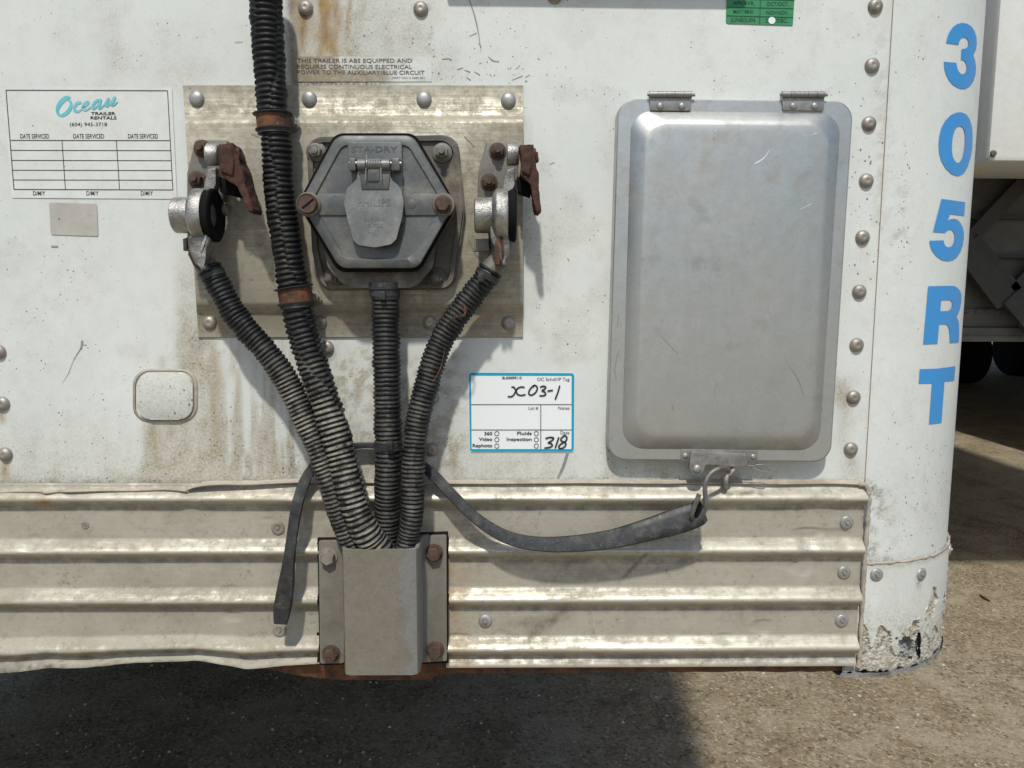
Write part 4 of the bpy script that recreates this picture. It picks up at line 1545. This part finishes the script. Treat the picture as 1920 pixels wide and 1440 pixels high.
for k in range(nz):
    for i in range(m_ - 1):
        bm.faces.new((rows_o[k][i], rows_o[k][i + 1], rows_o[k + 1][i + 1], rows_o[k + 1][i]))
        bm.faces.new((rows_i[k][i], rows_i[k + 1][i], rows_i[k + 1][i + 1], rows_i[k][i + 1]))
for k in (0, nz):
    for i in range(m_ - 1):
        bm.faces.new((rows_o[k][i], rows_i[k][i], rows_i[k][i + 1], rows_o[k][i + 1]))
finish(bm, "channel", CHANW, CH, angle=45)
bm = NB()
prism(bm, roundpoly([(597, 1015), (645, 1014), (645, 1244), (600, 1245)], 3, 2), .0125, .0165, .0008)
finish(bm, "flange", CHAN, CH)
bm = NB()
prism(bm, roundpoly([(788, 1006), (837, 1004), (838, 1240), (790, 1243)], 3, 2), .0125, .0165, .0008)
finish(bm, "flange", CHAN, CH)
bm = NB()
prism(bm, [(595, 1013), (646, 1012), (646, 1246), (599, 1247)], .002, .0128)
finish(bm, "backing", BLACK, CH, smooth=False)
bm = NB()
prism(bm, [(787, 1003), (839, 1001), (840, 1243), (789, 1245)], .002, .0128)
finish(bm, "backing", BLACK, CH, smooth=False)
for x, y, mm in ((616, 1043, DUSTBOLT), (814, 1036, RUSTBOLT), (621, 1225, RUSTBOLT), (816, 1218, RUSTBOLT)):
    bm = NB()
    hexbolt(bm, P(x, y, .0165), (0, -1, 0), .0075, .0065, 1.2)
    finish(bm, "flange_bolt", mm, CH)

# ------------------------------------------------------------------ RUBBER STRAP AND HOOK
RS = empty("rubber_strap", P(900, 985, .04), "black rubber tie-down strap sagging behind the hoses to the aluminium door's latch", "strap")
path = [(527, 1166, .030, 26), (530, 1140, .030, 33), (536, 1100, .030, 31), (542, 1050, .030, 22), (548, 1005, .028, 20), (558, 945, .024, 21), (575, 895, .017, 20), (605, 857, .012, 16), (640, 841, .010, 13), (690, 835, .010, 10), (740, 843, .011, 13), (785, 868, .014, 17), (815, 893, .019, 20), (850, 930, .024, 21), (895, 974, .027, 22), (950, 1007, .029, 25), (1010, 1020, .030, 28), (1080, 1019, .031, 32), (1150, 1010, .032, 37), (1220, 992, .033, 44), (1275, 975, .034, 50), (1308, 964, .034, 46), (1320, 960, .034, 34)]
c = catmull(path, 8)
bm = NB()
W_ = [P(*q[:3]) for q in c]
rows = []
cs = [(-1, -.55), (-.86, -1), (-.3, -1.06), (.3, -1.06), (.86, -1), (1, -.55), (1, .55), (.86, 1), (-.86, 1), (-1, .55)]
for i, p in enumerate(W_):
    T = (W_[min(i + 1, len(W_) - 1)] - W_[max(i - 1, 0)]).normalized()
    nf_ = Vector((0, -1, .35)) if c[i][0] > 820 else Vector((.1, -1, 0))
    nf_ = (nf_ - T * nf_.dot(T)).normalized()
    sd = T.cross(nf_).normalized()
    hw = c[i][3] / 2 * px2m(c[i][2])
    th = .0042 if c[i][0] > 560 else .0055
    rows.append([bm.verts.new(p + sd * (a * hw) + nf_ * (-b * th)) for a, b in cs])
for a, b in zip(rows, rows[1:]):
    for i in range(len(cs)):
        j = (i + 1) % len(cs)
        bm.faces.new((a[i], a[j], b[j], b[i]))
bm.faces.new(rows[0][::-1])
bm.faces.new(rows[-1])
finish(bm, "strap_body", RUBBERD, RS, angle=50)
bm = NB()
hole = roundpoly([(1293, 970), (1301, 942), (1313, 938), (1318, 950), (1308, 972)], 5, 3)
prism(bm, hole, .034, .0392)
finish(bm, "eyelet", BLACK, RS, smooth=False)
HK = empty("wire_hook", P(1322, 920, .035), "bent grey wire hook joining the rubber strap to the latch under the aluminium door", "hook")
bm = NB()
q = catmull([(1311, 927, .047), (1304, 945, .046), (1297, 966, .043), (1300, 974, .036), (1310, 972, .032), (1319, 962, .034), (1323, 945, .036), (1322, 925, .037), (1322, 908, .037), (1327, 895, .036), (1336, 885, .035), (1350, 878, .032), (1360, 877, .027), (1366, 881, .022), (1366, 886, .018)], 8)
tube(bm, [P(*a) for a in q], 4.6 * px2m(.035), 12)
finish(bm, "hook_wire", simple("grey galvanised wire", (.15, .155, .15), (.24, .235, .215), .5, .5, 160, .4, c2=(.16, .10, .06)), HK)

# ------------------------------------------------------------------ DOCUMENT BOX DOOR
DB = empty("document_box", P(1370, 520), "dull aluminium document box with a domed hinged door, right of the blue-bordered tag", "box")


def rr(l, t, r, b, tl=0, tr_=0, rad_=30, n=9):
    """door outlines narrow slightly downwards in the photo"""
    return roundpoly([(l[0], t[0]), (r[0], t[1]), (r[1], b[1]), (l[1], b[0])], rad_, n)


L0 = rr((1159, 1138), (185, 190), (1600, 1557), (862, 866), rad_=34)
L0b = rr((1161, 1140), (187, 192), (1598, 1555), (860, 864), rad_=33)
L1 = rr((1183.5, 1166), (208, 212), (1577, 1536), (841, 844), rad_=40)
L1b = rr((1186, 1168.5), (210, 214), (1575, 1534), (839, 842), rad_=40)
L2 = rr((1202, 1184), (222, 226), (1562, 1529), (827, 829), rad_=44)
L3 = rr((1210, 1191), (229, 233), (1557, 1525), (820, 822), rad_=40)
DF, DT = .0165, .0250


def towards(Lp, k, d, cpx=1372, cpy=528):
    return [P(cpx + (x - cpx) * k, cpy + (y - cpy) * k, d) for x, y in Lp]


bm = NB()
base = [P(x, y, DF - .001) for x, y in L0]
loops = [[Vector((p.x, -.0005, p.z)) for p in base], base, [P(x, y, DF) for x, y in L0b], [P(x, y, DF + .0002) for x, y in L1], [P(x, y, DF + .0014) for x, y in L1b], [P(x, y, DT - .0022) for x, y in L2], [P(x, y, DT - .0004) for x, y in L3]]
for k, dd in ((.985, .0001), (.95, .0004), (.9, .0006), (.83, .0009), (.75, .0011), (.65, .0013), (.55, .0015), (.42, .0016), (.3, .0017), (.18, .0018), (.07, .0018)):
    loops.append(towards(L3, k, DT + dd))
loft(bm, loops)
for v in bm.verts:
    if -v.co.y > DT - .001:
        n_ = fbm(np.array(v.co.x * 14.), np.array(v.co.z * 14.), 17, 2)
        v.co.y += (float(n_) - .5) * .0016
finish(bm, "door", DOOR, DB, angle=22)
# scratches pressed in the door
bm = NB()
for pts in ([(1372, 320, .6), (1400, 313, 2), (1430, 298, 2), (1444, 280, .6)], [(1241, 420, 1.4), (1272, 412, 1.4)], [(1525, 253, 1.2), (1531, 249, 1.2)], [(1340, 243, 1.5), (1342, 246, 2)], [(1500, 393, .8), (1522, 382, 1)], [(1313, 383, .8), (1321, 378, .9)]):
    ribbon(bm, pts, DT + .0013)
finish(bm, "bright_scratches", SCRATCH, DB, smooth=False, kind="stuff")
bm = NB()
for pts in ([(1330, 556, .9), (1370, 575, 1.1), (1423, 600, .8)], [(1240, 631, 1), (1258, 650, 1.1), (1272, 665, .8)], [(1460, 645, .5), (1475, 680, .6), (1496, 710, .6), (1508, 742, .5)], [(1290, 570, .7), (1340, 610, .8), (1375, 645, .7)], [(1452, 563, 1.2), (1464, 576, 1)], [(1268, 534, .8), (1288, 543, .8)], [(1300, 425, .8), (1297, 442, .9)], [(1338, 258, 1), (1340, 262, 1)], [(1260, 758, 1), (1262, 768, 1)], [(1284, 308, .8), (1296, 321, .7)], [(1438, 305, .7), (1448, 335, .7)], [(1345, 715, .7), (1338, 742, .7)]):
    ribbon(bm, pts, DT + .0013)
for pts in ([(1161, 655, .6), (1153, 690, .8), (1156, 712, .6)], [(1160, 590, .7), (1157, 615, .7)]):
    ribbon(bm, pts, DF + .0005)
finish(bm, "dark_scratches", DKSCR, DB, smooth=False, kind="stuff")
# hinges
for x0, x1 in ((1217, 1298), (1466, 1547)):
    bm = NB()
    u = px2m(DF + .004)
    seg_ = 5
    for k in range(seg_):
        a, b = x0 + (x1 - x0) * k / seg_, x0 + (x1 - x0) * (k + 1) / seg_ - 1.2
        c0 = P(a, 177 + (2 if k % 2 else 0) * 0, DF + .003)
        lathe(bm, c0, (1, 0, 0), [(0, 5.6 * u), ((b - a) * u, 5.6 * u)], 14)
    lathe(bm, P(x0 - 3, 177, DF + .003), (1, 0, 0), [(0, 3 * u), ((x1 - x0 + 5) * u, 3 * u)], 10)
    hg = finish(bm, "hinge", STEEL, DB)
    bm = NB()
    prism(bm, roundpoly([(x0 + 1, 181), (x1 - 1, 181), (x1 - 2, 208), (x0 + 2, 207)], 4, 3), DF - .001, DF + .0022, .0004)
    finish(bm, "hinge_leaf", STEEL, hg)
    bm = NB()
    prism(bm, [(x0 + 1, 176), (x1 - 1, 176), (x1 - 1, 184), (x0 + 1, 184)], .0, .006)
    finish(bm, "wall_leaf", STEEL, hg)
    for k in (.26, .76):
        place(RSM, "rivet", hg, x0 + (x1 - x0) * k, 199, DF + .0022, scale=1.0)
# latch
LATCH = simple("grimy grey latch steel", (.20, .195, .18), (.29, .28, .26), .55, .35, 120, .3, c2=(.15, .14, .125), fleck=.4)
LT = [(1277, 842), (1421, 844), (1420, 866), (1277, 865)]
bm = NB()
prism(bm, roundpoly(LT, 2, 2), DF - .001, DF + .0016, .0003)
lt = finish(bm, "latch", LATCH, DB)
bm = NB()
prism(bm, roundpoly([(1299, 845), (1400, 851), (1402, 874), (1380, 874), (1322, 869), (1320, 880), (1316, 888), (1307, 890), (1297, 887), (1293, 878), (1295, 850)], [4, 4, 2, 2, 2, 5, 5, 5, 5, 5, 4], 3), DF + .0016, DF + .0060, .0008)
finish(bm, "latch_slide", LATCH, lt)
place(rivet_mesh("rivet", .0041, .0022, RIVCLEAN, False), "rivet", lt, 1307, 879, DF + .006)
for x, y in ((1285, 854), (1412, 856)):
    place(RSM, "rivet", lt, x, y, DF + .0016, scale=.8)
bm = NB()
lp = [(1402, 873, DF + .002), (1412, 874, DF + .003), (1420, 872, DF + .004), (1434, 872, DF + .004), (1442, 881, DF + .004), (1437, 885, DF + .004), (1422, 882, DF + .004), (1412, 876, DF + .003)]
tube(bm, [P(*a) for a in catmull(lp, 5)], 1.3 * px2m(.02), 6)
finish(bm, "pull_tab", STEEL, lt)
# staple on the wall that the latch closes over
bm = NB()
tube(bm, [P(*a) for a in catmull([(1363, 888, .006), (1363, 886, .018), (1362, 893, .021), (1361, 903, .019), (1361, 912, .012), (1361, 914, .004)], 5)], 4.2 * px2m(.015), 10)
prism(bm, [(1358, 890), (1377, 878), (1378, 883), (1366, 894), (1360, 894)], .014, .021, .0006)
finish(bm, "staple", SEAL, lt)


# ------------------------------------------------------------------ LABELS
SV = empty("service_label", P(165, 268), "Ocean trailer rentals service label with empty date table, upper left", "label")
bm = NB()
flat(bm, roundpoly([(3, 160), (322, 164), (332, 373), (22, 371)], 3, 3), .0006)
finish(bm, "label_film", LABW, SV, smooth=False)
bm = NB()
D2 = .0009
for a, b, wd in (((11, 169), (314, 170), 1.4), ((314, 170), (324, 356), 1.3), ((26, 355), (324, 356), 1.4), ((11, 169), (26, 355), 1.4), ((20, 263), (318, 263.5), 1.3), ((116, 263), (122.5, 355), 1.2), ((218, 263), (224, 355), 1.2)):
    hline(bm, *a, *b, wd, D2)
for f, yl in ((.605, 281.7), (.705, 300.5), (.805, 319), (.902, 337.2)):
    xl = 11 + (26 - 11) * f
    xr = 314 + 10 * f
    hline(bm, xl, yl, xr, yl + .6, 1.2, D2)
for x0, x1 in ((38, 92), (137.5, 195), (240, 296)):
    put_text(bm, "DATE SERVICED", x0, x1, 259.5, 8.4, D2, .002)
for x0, x1 in ((62, 84.5), (162, 184.5), (264, 286.5)):
    put_text(bm, "D/M/Y", x0, x1, 366.3, 8, D2, .002)
put_text(bm, "TRAILER", 170.4, 216.5, 215.7, 5.8, D2, .02)
put_text(bm, "RENTALS", 169.6, 218.5, 223.8, 5.8, D2, .02)
put_text(bm, "(604) 945-3718", 131, 200.5, 236.4, 6.7, D2, 0)
finish(bm, "print", INK, SV, smooth=False)
bm = NB()
oc = [[(605, 275, 50), (545, 275, 90), (450, 340, 110), (370, 440, 105), (332, 540, 80), (338, 620, 60), (400, 680, 55), (480, 660, 80), (560, 600, 88), (620, 510, 78), (637, 420, 60), (620, 360, 50), (575, 330, 36)],
      [(840, 390, 60), (780, 400, 72), (722, 470, 68), (712, 540, 62), (752, 590, 58), (820, 580, 45), (890, 525, 34)],
      [(890, 510, 34), (980, 450, 42), (1030, 390, 48), (1005, 368, 48), (940, 420, 66), (905, 490, 66), (935, 552, 56), (1000, 545, 44), (1100, 475, 34)],
      [(1290, 332, 55), (1220, 345, 66), (1150, 415, 62), (1122, 490, 60), (1150, 525, 48), (1220, 470, 38), (1295, 375, 44)],
      [(1305, 330, 58), (1282, 420, 62), (1268, 500, 60), (1300, 512, 48), (1390, 430, 32)],
      [(1475, 310, 62), (1425, 400, 66), (1420, 450, 58), (1468, 455, 46), (1540, 365, 36), (1605, 285, 52)],
      [(1615, 275, 62), (1562, 390, 70), (1560, 440, 58), (1612, 432, 42), (1675, 372, 30)]]
for i, st in enumerate(oc):
    ribbon(bm, [(80 + x / 12, 160 + y / 12, w_ / 12) for x, y, w_ in st], D2 + .00004 * i, n=8)
finish(bm, "script_print", TEAL, SV, smooth=False)

RP = NB()
flat(RP, roundpoly([(92, 380), (181, 382), (184, 443), (95, 440)], 3, 3), .0006)
finish(RP, "sticker_residue", RESID, label="grey rectangle of old sticker residue under the service label", cat="residue")

AB = empty("abs_label", P(680, 130), "grimy ABS equipped warning label above the tan plate", "label")
n_ = 40
xs_, ys_ = np.linspace(547, 809.5, 70), np.linspace(106, 153, 18)
X, Y = np.meshgrid(xs_, ys_)
V = np.array([P(x, y, .0006)[:] for x, y in zip(X.ravel(), Y.ravel())])
gr = 1.1 * sm(640, 600, X + (fbm(X / 18, Y / 18, 5) - .5) * 90) + .9 * sm(126, 142, Y + (fbm(X / 20, Y / 20, 6) - .5) * 22) * sm(745, 715, X)
npmesh(V, gridfaces(*X.shape), "label_film", ABSW, AB, dict(grime=np.clip(gr, 0, 1)), smooth=False)
bm = NB()
put_text(bm, "THIS TRAILER IS ABS EQUIPPED AND", 557, 772.6, 117.2, 7.4, D2, .006)
put_text(bm, "REQUIRES CONTINUOUS ELECTRICAL", 557, 772.6, 128.3, 7.4, D2, .006, .004)
put_text(bm, "POWER TO THE AUXILIARY/BLUE CIRCUIT", 557, 796, 138.6, 7.4, D2, .006, .006)
put_text(bm, "PART NO. 3-2680-201", 736, 796, 147.4, 3.2, D2, 0.0)
finish(bm, "print", INKF, AB, smooth=False)

TG = empty("lot_tag", P(978, 772), "white paper tag with a blue border and handwritten x03-1 and 318", "tag")
bm = NB()
flat(bm, roundpoly([(878, 697.5), (1078, 698.7), (1077, 848), (880, 848)], 6, 5), .0006)
finish(bm, "paper", TAGW, TG, smooth=False)
bm = NB()
ring(bm, roundpoly([(879, 698.5), (1077, 699.6), (1076, 847), (881, 847)], 6, 5), roundpoly([(883.4, 704), (1071.8, 704.5), (1071.6, 842), (884.2, 842)], 1.2, 5), .0006, .0009)
finish(bm, "border", CYAN, TG, smooth=False)
bm = NB()
D3 = .0011
hline(bm, 883.5, 758.5, 1071.7, 758.5, 1.1, D3)
hline(bm, 884, 806, 1071.6, 806, 1.1, D3)
hline(bm, 1014, 758.5, 1014, 842, 1.4, D3)
for s, x0, x1, yb, h, o in (("BL000099110", 942, 978, 711, 5, .02), ("OC Schdl/IP Tag", 1007, 1068, 714, 5.9, .0), ("Lot #", 991, 1009, 768, 6, 0), ("Notes", 1047, 1068, 768, 6, 0), ("Date", 1051, 1067.5, 814.2, 6, 0), ("360", 908, 923, 816, 6.3, .022), ("Video", 898, 923, 826.6, 6.3, .022), ("Rephoto", 886, 923, 838.5, 6.3, .022), ("Fluids", 969.6, 997, 815.5, 6.3, .022), ("Inspection", 950, 997, 826.6, 6.3, .022)):
    put_text(bm, s, x0, x1, yb, h, D3, o)
for x in (931.6, 1005.6):
    for y in (812.9, 824.4, 836.2):
        a, b = circ_pts(x, y, 4.6, 20), circ_pts(x, y, 3.5, 20)
        va = [bm.verts.new(P(*q, D3)) for q in a]
        vb = [bm.verts.new(P(*q, D3)) for q in b]
        for i in range(20):
            j = (i + 1) % 20
            bm.faces.new((va[i], va[j], vb[j], vb[i]))
finish(bm, "print", INK, TG, smooth=False)
bm = NB()
hw = [[(800, 365), (830, 370), (860, 420), (880, 470), (930, 490), (995, 480)], [(980, 368), (930, 365), (880, 390), (850, 440), (820, 490), (780, 510), (745, 508)],
      [(1130, 340), (1085, 380), (1055, 430), (1055, 470), (1095, 485), (1150, 450), (1180, 390), (1165, 350), (1130, 340), (1118, 362)],
      [(1230, 365), (1270, 352), (1305, 365), (1290, 395), (1250, 420), (1290, 440), (1305, 475), (1270, 495), (1220, 495)],
      [(1340, 425), (1405, 415)], [(1515, 350), (1490, 440), (1450, 545)],
      [(1310, 1135), (1370, 1120), (1425, 1130), (1395, 1170), (1345, 1200), (1390, 1215), (1405, 1245), (1360, 1270), (1295, 1280)],
      [(1500, 1125), (1450, 1275)],
      [(1575, 1100), (1535, 1140), (1540, 1170), (1590, 1195), (1610, 1225), (1570, 1275), (1520, 1285), (1500, 1255), (1540, 1215), (1600, 1180), (1625, 1130), (1600, 1095), (1580, 1090)]]
for i, st in enumerate(hw):
    if i == 6:
        finish(bm, "handwriting", INK, TG, smooth=False)
        bm = NB()
    ribbon(bm, [(860 + x / 8, 680 + y / 8, 2.9) for x, y in st], .0013 + .00003 * i, n=6)
finish(bm, "handwriting", INK, TG, smooth=False)

GD = empty("inspection_decal", P(1426, 20), "green month decal with a punched hole at the top edge", "decal")
bm = NB()
flat(bm, roundpoly([(1364, -75), (1494, -75), (1486.5, 48), (1361, 44)], [1, 1, 1, 5], 4), .0006)
finish(bm, "decal_film", GREEN, GD, smooth=False)
bm = NB()
for a, b in (((1363.6, 13.2), (1488, 16)), ((1362.3, 29.3), (1487, 32.6)), ((1427.5, -1), (1490, .5)), ((1364.5, -3), (1427.5, -1)), ((1428, -75), (1424.5, 45))):
    hline(bm, *a, *b, 1.3, .0009)
for s, x0, x1, yb in (("APR/AVR.", 1374, 1415, 9.1), ("OCT/OCT.", 1437.5, 1479, 10.8), ("MAY/MAI", 1375, 1412, 24.9), ("NOV/NOV.", 1437, 1478, 27), ("JUNE/JUIN", 1370, 1415.5, 40.3), ("DEC/DÉC.", 1435.6, 1477, 41.8)):
    put_text(bm, s, x0, x1, yb, 7.2, .0009, .012, .01)
finish(bm, "print", GREENDK, GD, smooth=False)
bm = NB()
flat(bm, circ_pts(1447.3, 38.4, 6.6, 24), .0011)
finish(bm, "punched_hole", TAGW, GD, smooth=False)

# ------------------------------------------------------------------ rail above the picture that shades the top edge
bm = NB()
box(bm, P(836, 0).x, P(1395, 0).x, -.016, -.001, P(1100, -42, .016).z, P(1100, -100, .016).z, .002)
finish(bm, "upper_rail", WHITE, TR, smooth=False)

# ------------------------------------------------------------------ NEIGHBOURING TRAILER
YN = 2.05
NT_ = empty("neighbour_trailer", (P(1852, 300, -YN).x + 1.1, YN + .6, 0), "white trailer parked beyond the corner, its refrigeration housing showing at upper right", "trailer")
NW = sticker("neighbour white paint", (.74, .755, .73), (.52, .51, .47), .3)
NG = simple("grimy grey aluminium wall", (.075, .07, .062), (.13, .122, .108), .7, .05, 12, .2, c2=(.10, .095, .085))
NB_ = simple("dark grimy bar", (.035, .033, .03), (.062, .058, .052), .7, .05, 30, .3)
xn, zn = P(1853, 300, -YN).x, P(1853, 303, -YN).z
bm = NB()
box(bm, xn, xn + 2.1, YN, YN + .42, zn, 3.9, .02)
ho = finish(bm, "cooling_unit", NW, NT_)
bm = NB()
c = P(1862, 288, -YN + .004)
lathe(bm, c, (0, -1, 0), [(0, .012), (.006, .010), (.008, .004)], 14)
finish(bm, "latch_knob", NG, ho)
xs2 = P(1839, 200, -(YN + .40)).x
bm = NB()
box(bm, xs2, xs2 + 2.2, YN + .421, YN + .45, P(1840, 272, -(YN + .42)).z, 3.9, .004)
finish(bm, "unit_frame", NW, NT_)
yw = YN + .55
xw = P(1690, 500, -yw).x
zr1, zr0 = P(1850, 592, -yw).z, P(1850, 640, -yw).z
bm = NB()
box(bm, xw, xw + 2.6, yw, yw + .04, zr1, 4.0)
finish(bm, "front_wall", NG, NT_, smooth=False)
bm = NB()
box(bm, xw, xw + .03, yw + .041, yw + 11.5, zr0, 4.0)
box(bm, xw + 2.57, xw + 2.6, yw + .041, yw + 11.5, zr0, 4.0)
box(bm, xw, xw + 2.6, yw + .041, yw + 11.5, 4.001, 4.03)
box(bm, xw + .031, xw + 2.569, yw + .05, yw + 11.5, zr0 + .02, zr0 + .06)
finish(bm, "side_wall", NW, NT_, smooth=False)
bm = NB()
box(bm, xw - .01, xw + 2.6, yw - .035, yw - .002, zr0, zr1 - .05, .006)
box(bm, xw - .01, xw + 2.6, yw - .014, yw - .002, zr1 - .048, zr1 + .03, .003)
box(bm, xw - .01, xw + 2.6, yw - .045, yw - .036, (zr0 + zr1) / 2 - .055, (zr0 + zr1) / 2 - .03, .003)
rl = finish(bm, "bottom_rail", NG, NT_)
nrv = rivet_mesh("rivet", .010, .007, NG, False)
for i in range(12):
    x, y = 1790 + i * 20.5, 584
    place(nrv, "rivet", rl, x, y, -(yw - .014))
for q, wd, dep in (([(1960, 300), (1822, 446)], .030, .06), ([(1800, 448), (1888, 566)], .050, .09), ([(1826, 448), (1905, 548)], .030, .07), ([(1886, 566), (1965, 480)], .030, .07), ([(1896, 556), (1950, 620)], .040, .10)):
    bm = NB()
    a, b = P(*q[0], -(yw - dep)), P(*q[1], -(yw - dep))
    t = (b - a).normalized()
    n_ = t.cross(Vector((0, 1, 0))).normalized() * wd
    vs = []
    for yy in (0, .03):
        vs.append([bm.verts.new(p + s * n_ + Vector((0, yy, 0))) for p, s in ((a, -1), (b, -1), (b, 1), (a, 1))])
    bm.faces.new(vs[0])
    bm.faces.new(vs[1][::-1])
    for i in range(4):
        j = (i + 1) % 4
        bm.faces.new((vs[0][i], vs[1][i], vs[1][j], vs[0][j]))
    finish(bm, "brace", NB_, NT_, smooth=False)
bm = NB()
box(bm, xw + .02, xw + 2.5, yw - .03, yw - .002, P(1860, 412, -yw).z, P(1860, 404, -yw).z)
finish(bm, "wall_batten", NB_, NT_, smooth=False)
bm = NB()
box(bm, xw + .02, xw + 2.5, yw - .03, yw - .002, P(1860, 484, -yw).z, P(1860, 478, -yw).z)
finish(bm, "wall_batten", NB_, NT_, smooth=False)
for k in range(3):  # trailers added as occluders so the ground beyond stays in shade
    x_ = xw + 3.35 + k * 2.66
    rt = empty("parked_trailer", (x_ + 1.3, YN + 7, 0), ["nearest of three white trailers glimpsed under the neighbouring trailer", "middle of three white trailers glimpsed under the neighbouring trailer", "farthest of three white trailers glimpsed under the neighbouring trailer"][k], "trailer", "trailers further along the row")
    bm = NB()
    box(bm, x_, x_ + 2.6, YN + .6, YN + 14, 1.2, 4.0, .02)
    finish(bm, "trailer_body", NW, rt)
    for yy in (10.5, 11.8):
        for xx in (.05, 2.0):
            bm = NB()
            lathe(bm, Vector((x_ + xx, YN + yy, .52)), (1, 0, 0), [(0, .30), (.02, .48), (.06, .52), (.49, .52), (.53, .48), (.55, .30)], 24)
            finish(bm, "wheel", BLACK, rt)
for yy in (9.0, 10.3):
    for xx in (.05, 2.0):
        bm = NB()
        lathe(bm, Vector((xw + xx, YN + yy, .52)), (1, 0, 0), [(0, .30), (.02, .48), (.06, .52), (.49, .52), (.53, .48), (.55, .30)], 24)
        finish(bm, "wheel", BLACK, NT_)

# ------------------------------------------------------------------ loose gravel and a twig on the ground
bm = NB()
pebs = []
for _ in range(5200):
    x = random.uniform(-1.6, 3.6)
    y = .9 + 3.4 * random.random() ** 1.3
    r = random.choice([.003, .004, .004, .005, .006, .0085])
    pebs.append((x, y, r))
base_v = [Vector(v) for v in ((1, 0, 0), (-1, 0, 0), (0, 1, 0), (0, -1, 0), (0, 0, 1), (0, 0, -.6))]
tri = ((0, 2, 4), (2, 1, 4), (1, 3, 4), (3, 0, 4))
V, Fc, tone = [], [], []
for x, y, r in pebs:
    o = len(V)
    a = random.random() * 6.3
    rot = Matrix.Rotation(a, 3, 'Z')
    tn = random.random()
    for v in base_v[:5]:
        q = rot @ Vector((v.x * random.uniform(.7, 1.3), v.y * random.uniform(.7, 1.2), v.z * random.uniform(.5, .9))) * r
        V.append((x + q.x, y + q.y, max(q.z, 0) + .0005))
        tone.append(tn)
    Fc += [(o + a_, o + b_, o + c_) for a_, b_, c_ in tri]
mm = Mt("assorted gravel")
tc = mm.attr('tone')
pc = mm.mix(mm.mr(tc, 0, .5), (.09, .07, .05), (.22, .18, .13))
pc = mm.mix(mm.mr(tc, .6, 1), pc, (.50, .45, .38))
PEB = mm.out(pc, .85)
npmesh(np.array(V), Fc, "gravel", PEB, None, dict(tone=tone), smooth=False, kind='stuff', label="loose fine gravel scattered over the yard", cat="gravel")
bm = NB()
tw = [G(1838, 1116, .006), G(1846, 1121, .009), G(1856, 1127, .005)]
tube(bm, tw, [.005, .006, .004], 6)
finish(bm, "twig", simple("dark twig", (.05, .035, .025), (.09, .065, .045), .8), label="small dark twig lying on the gravel right of the trailer corner", cat="twig")
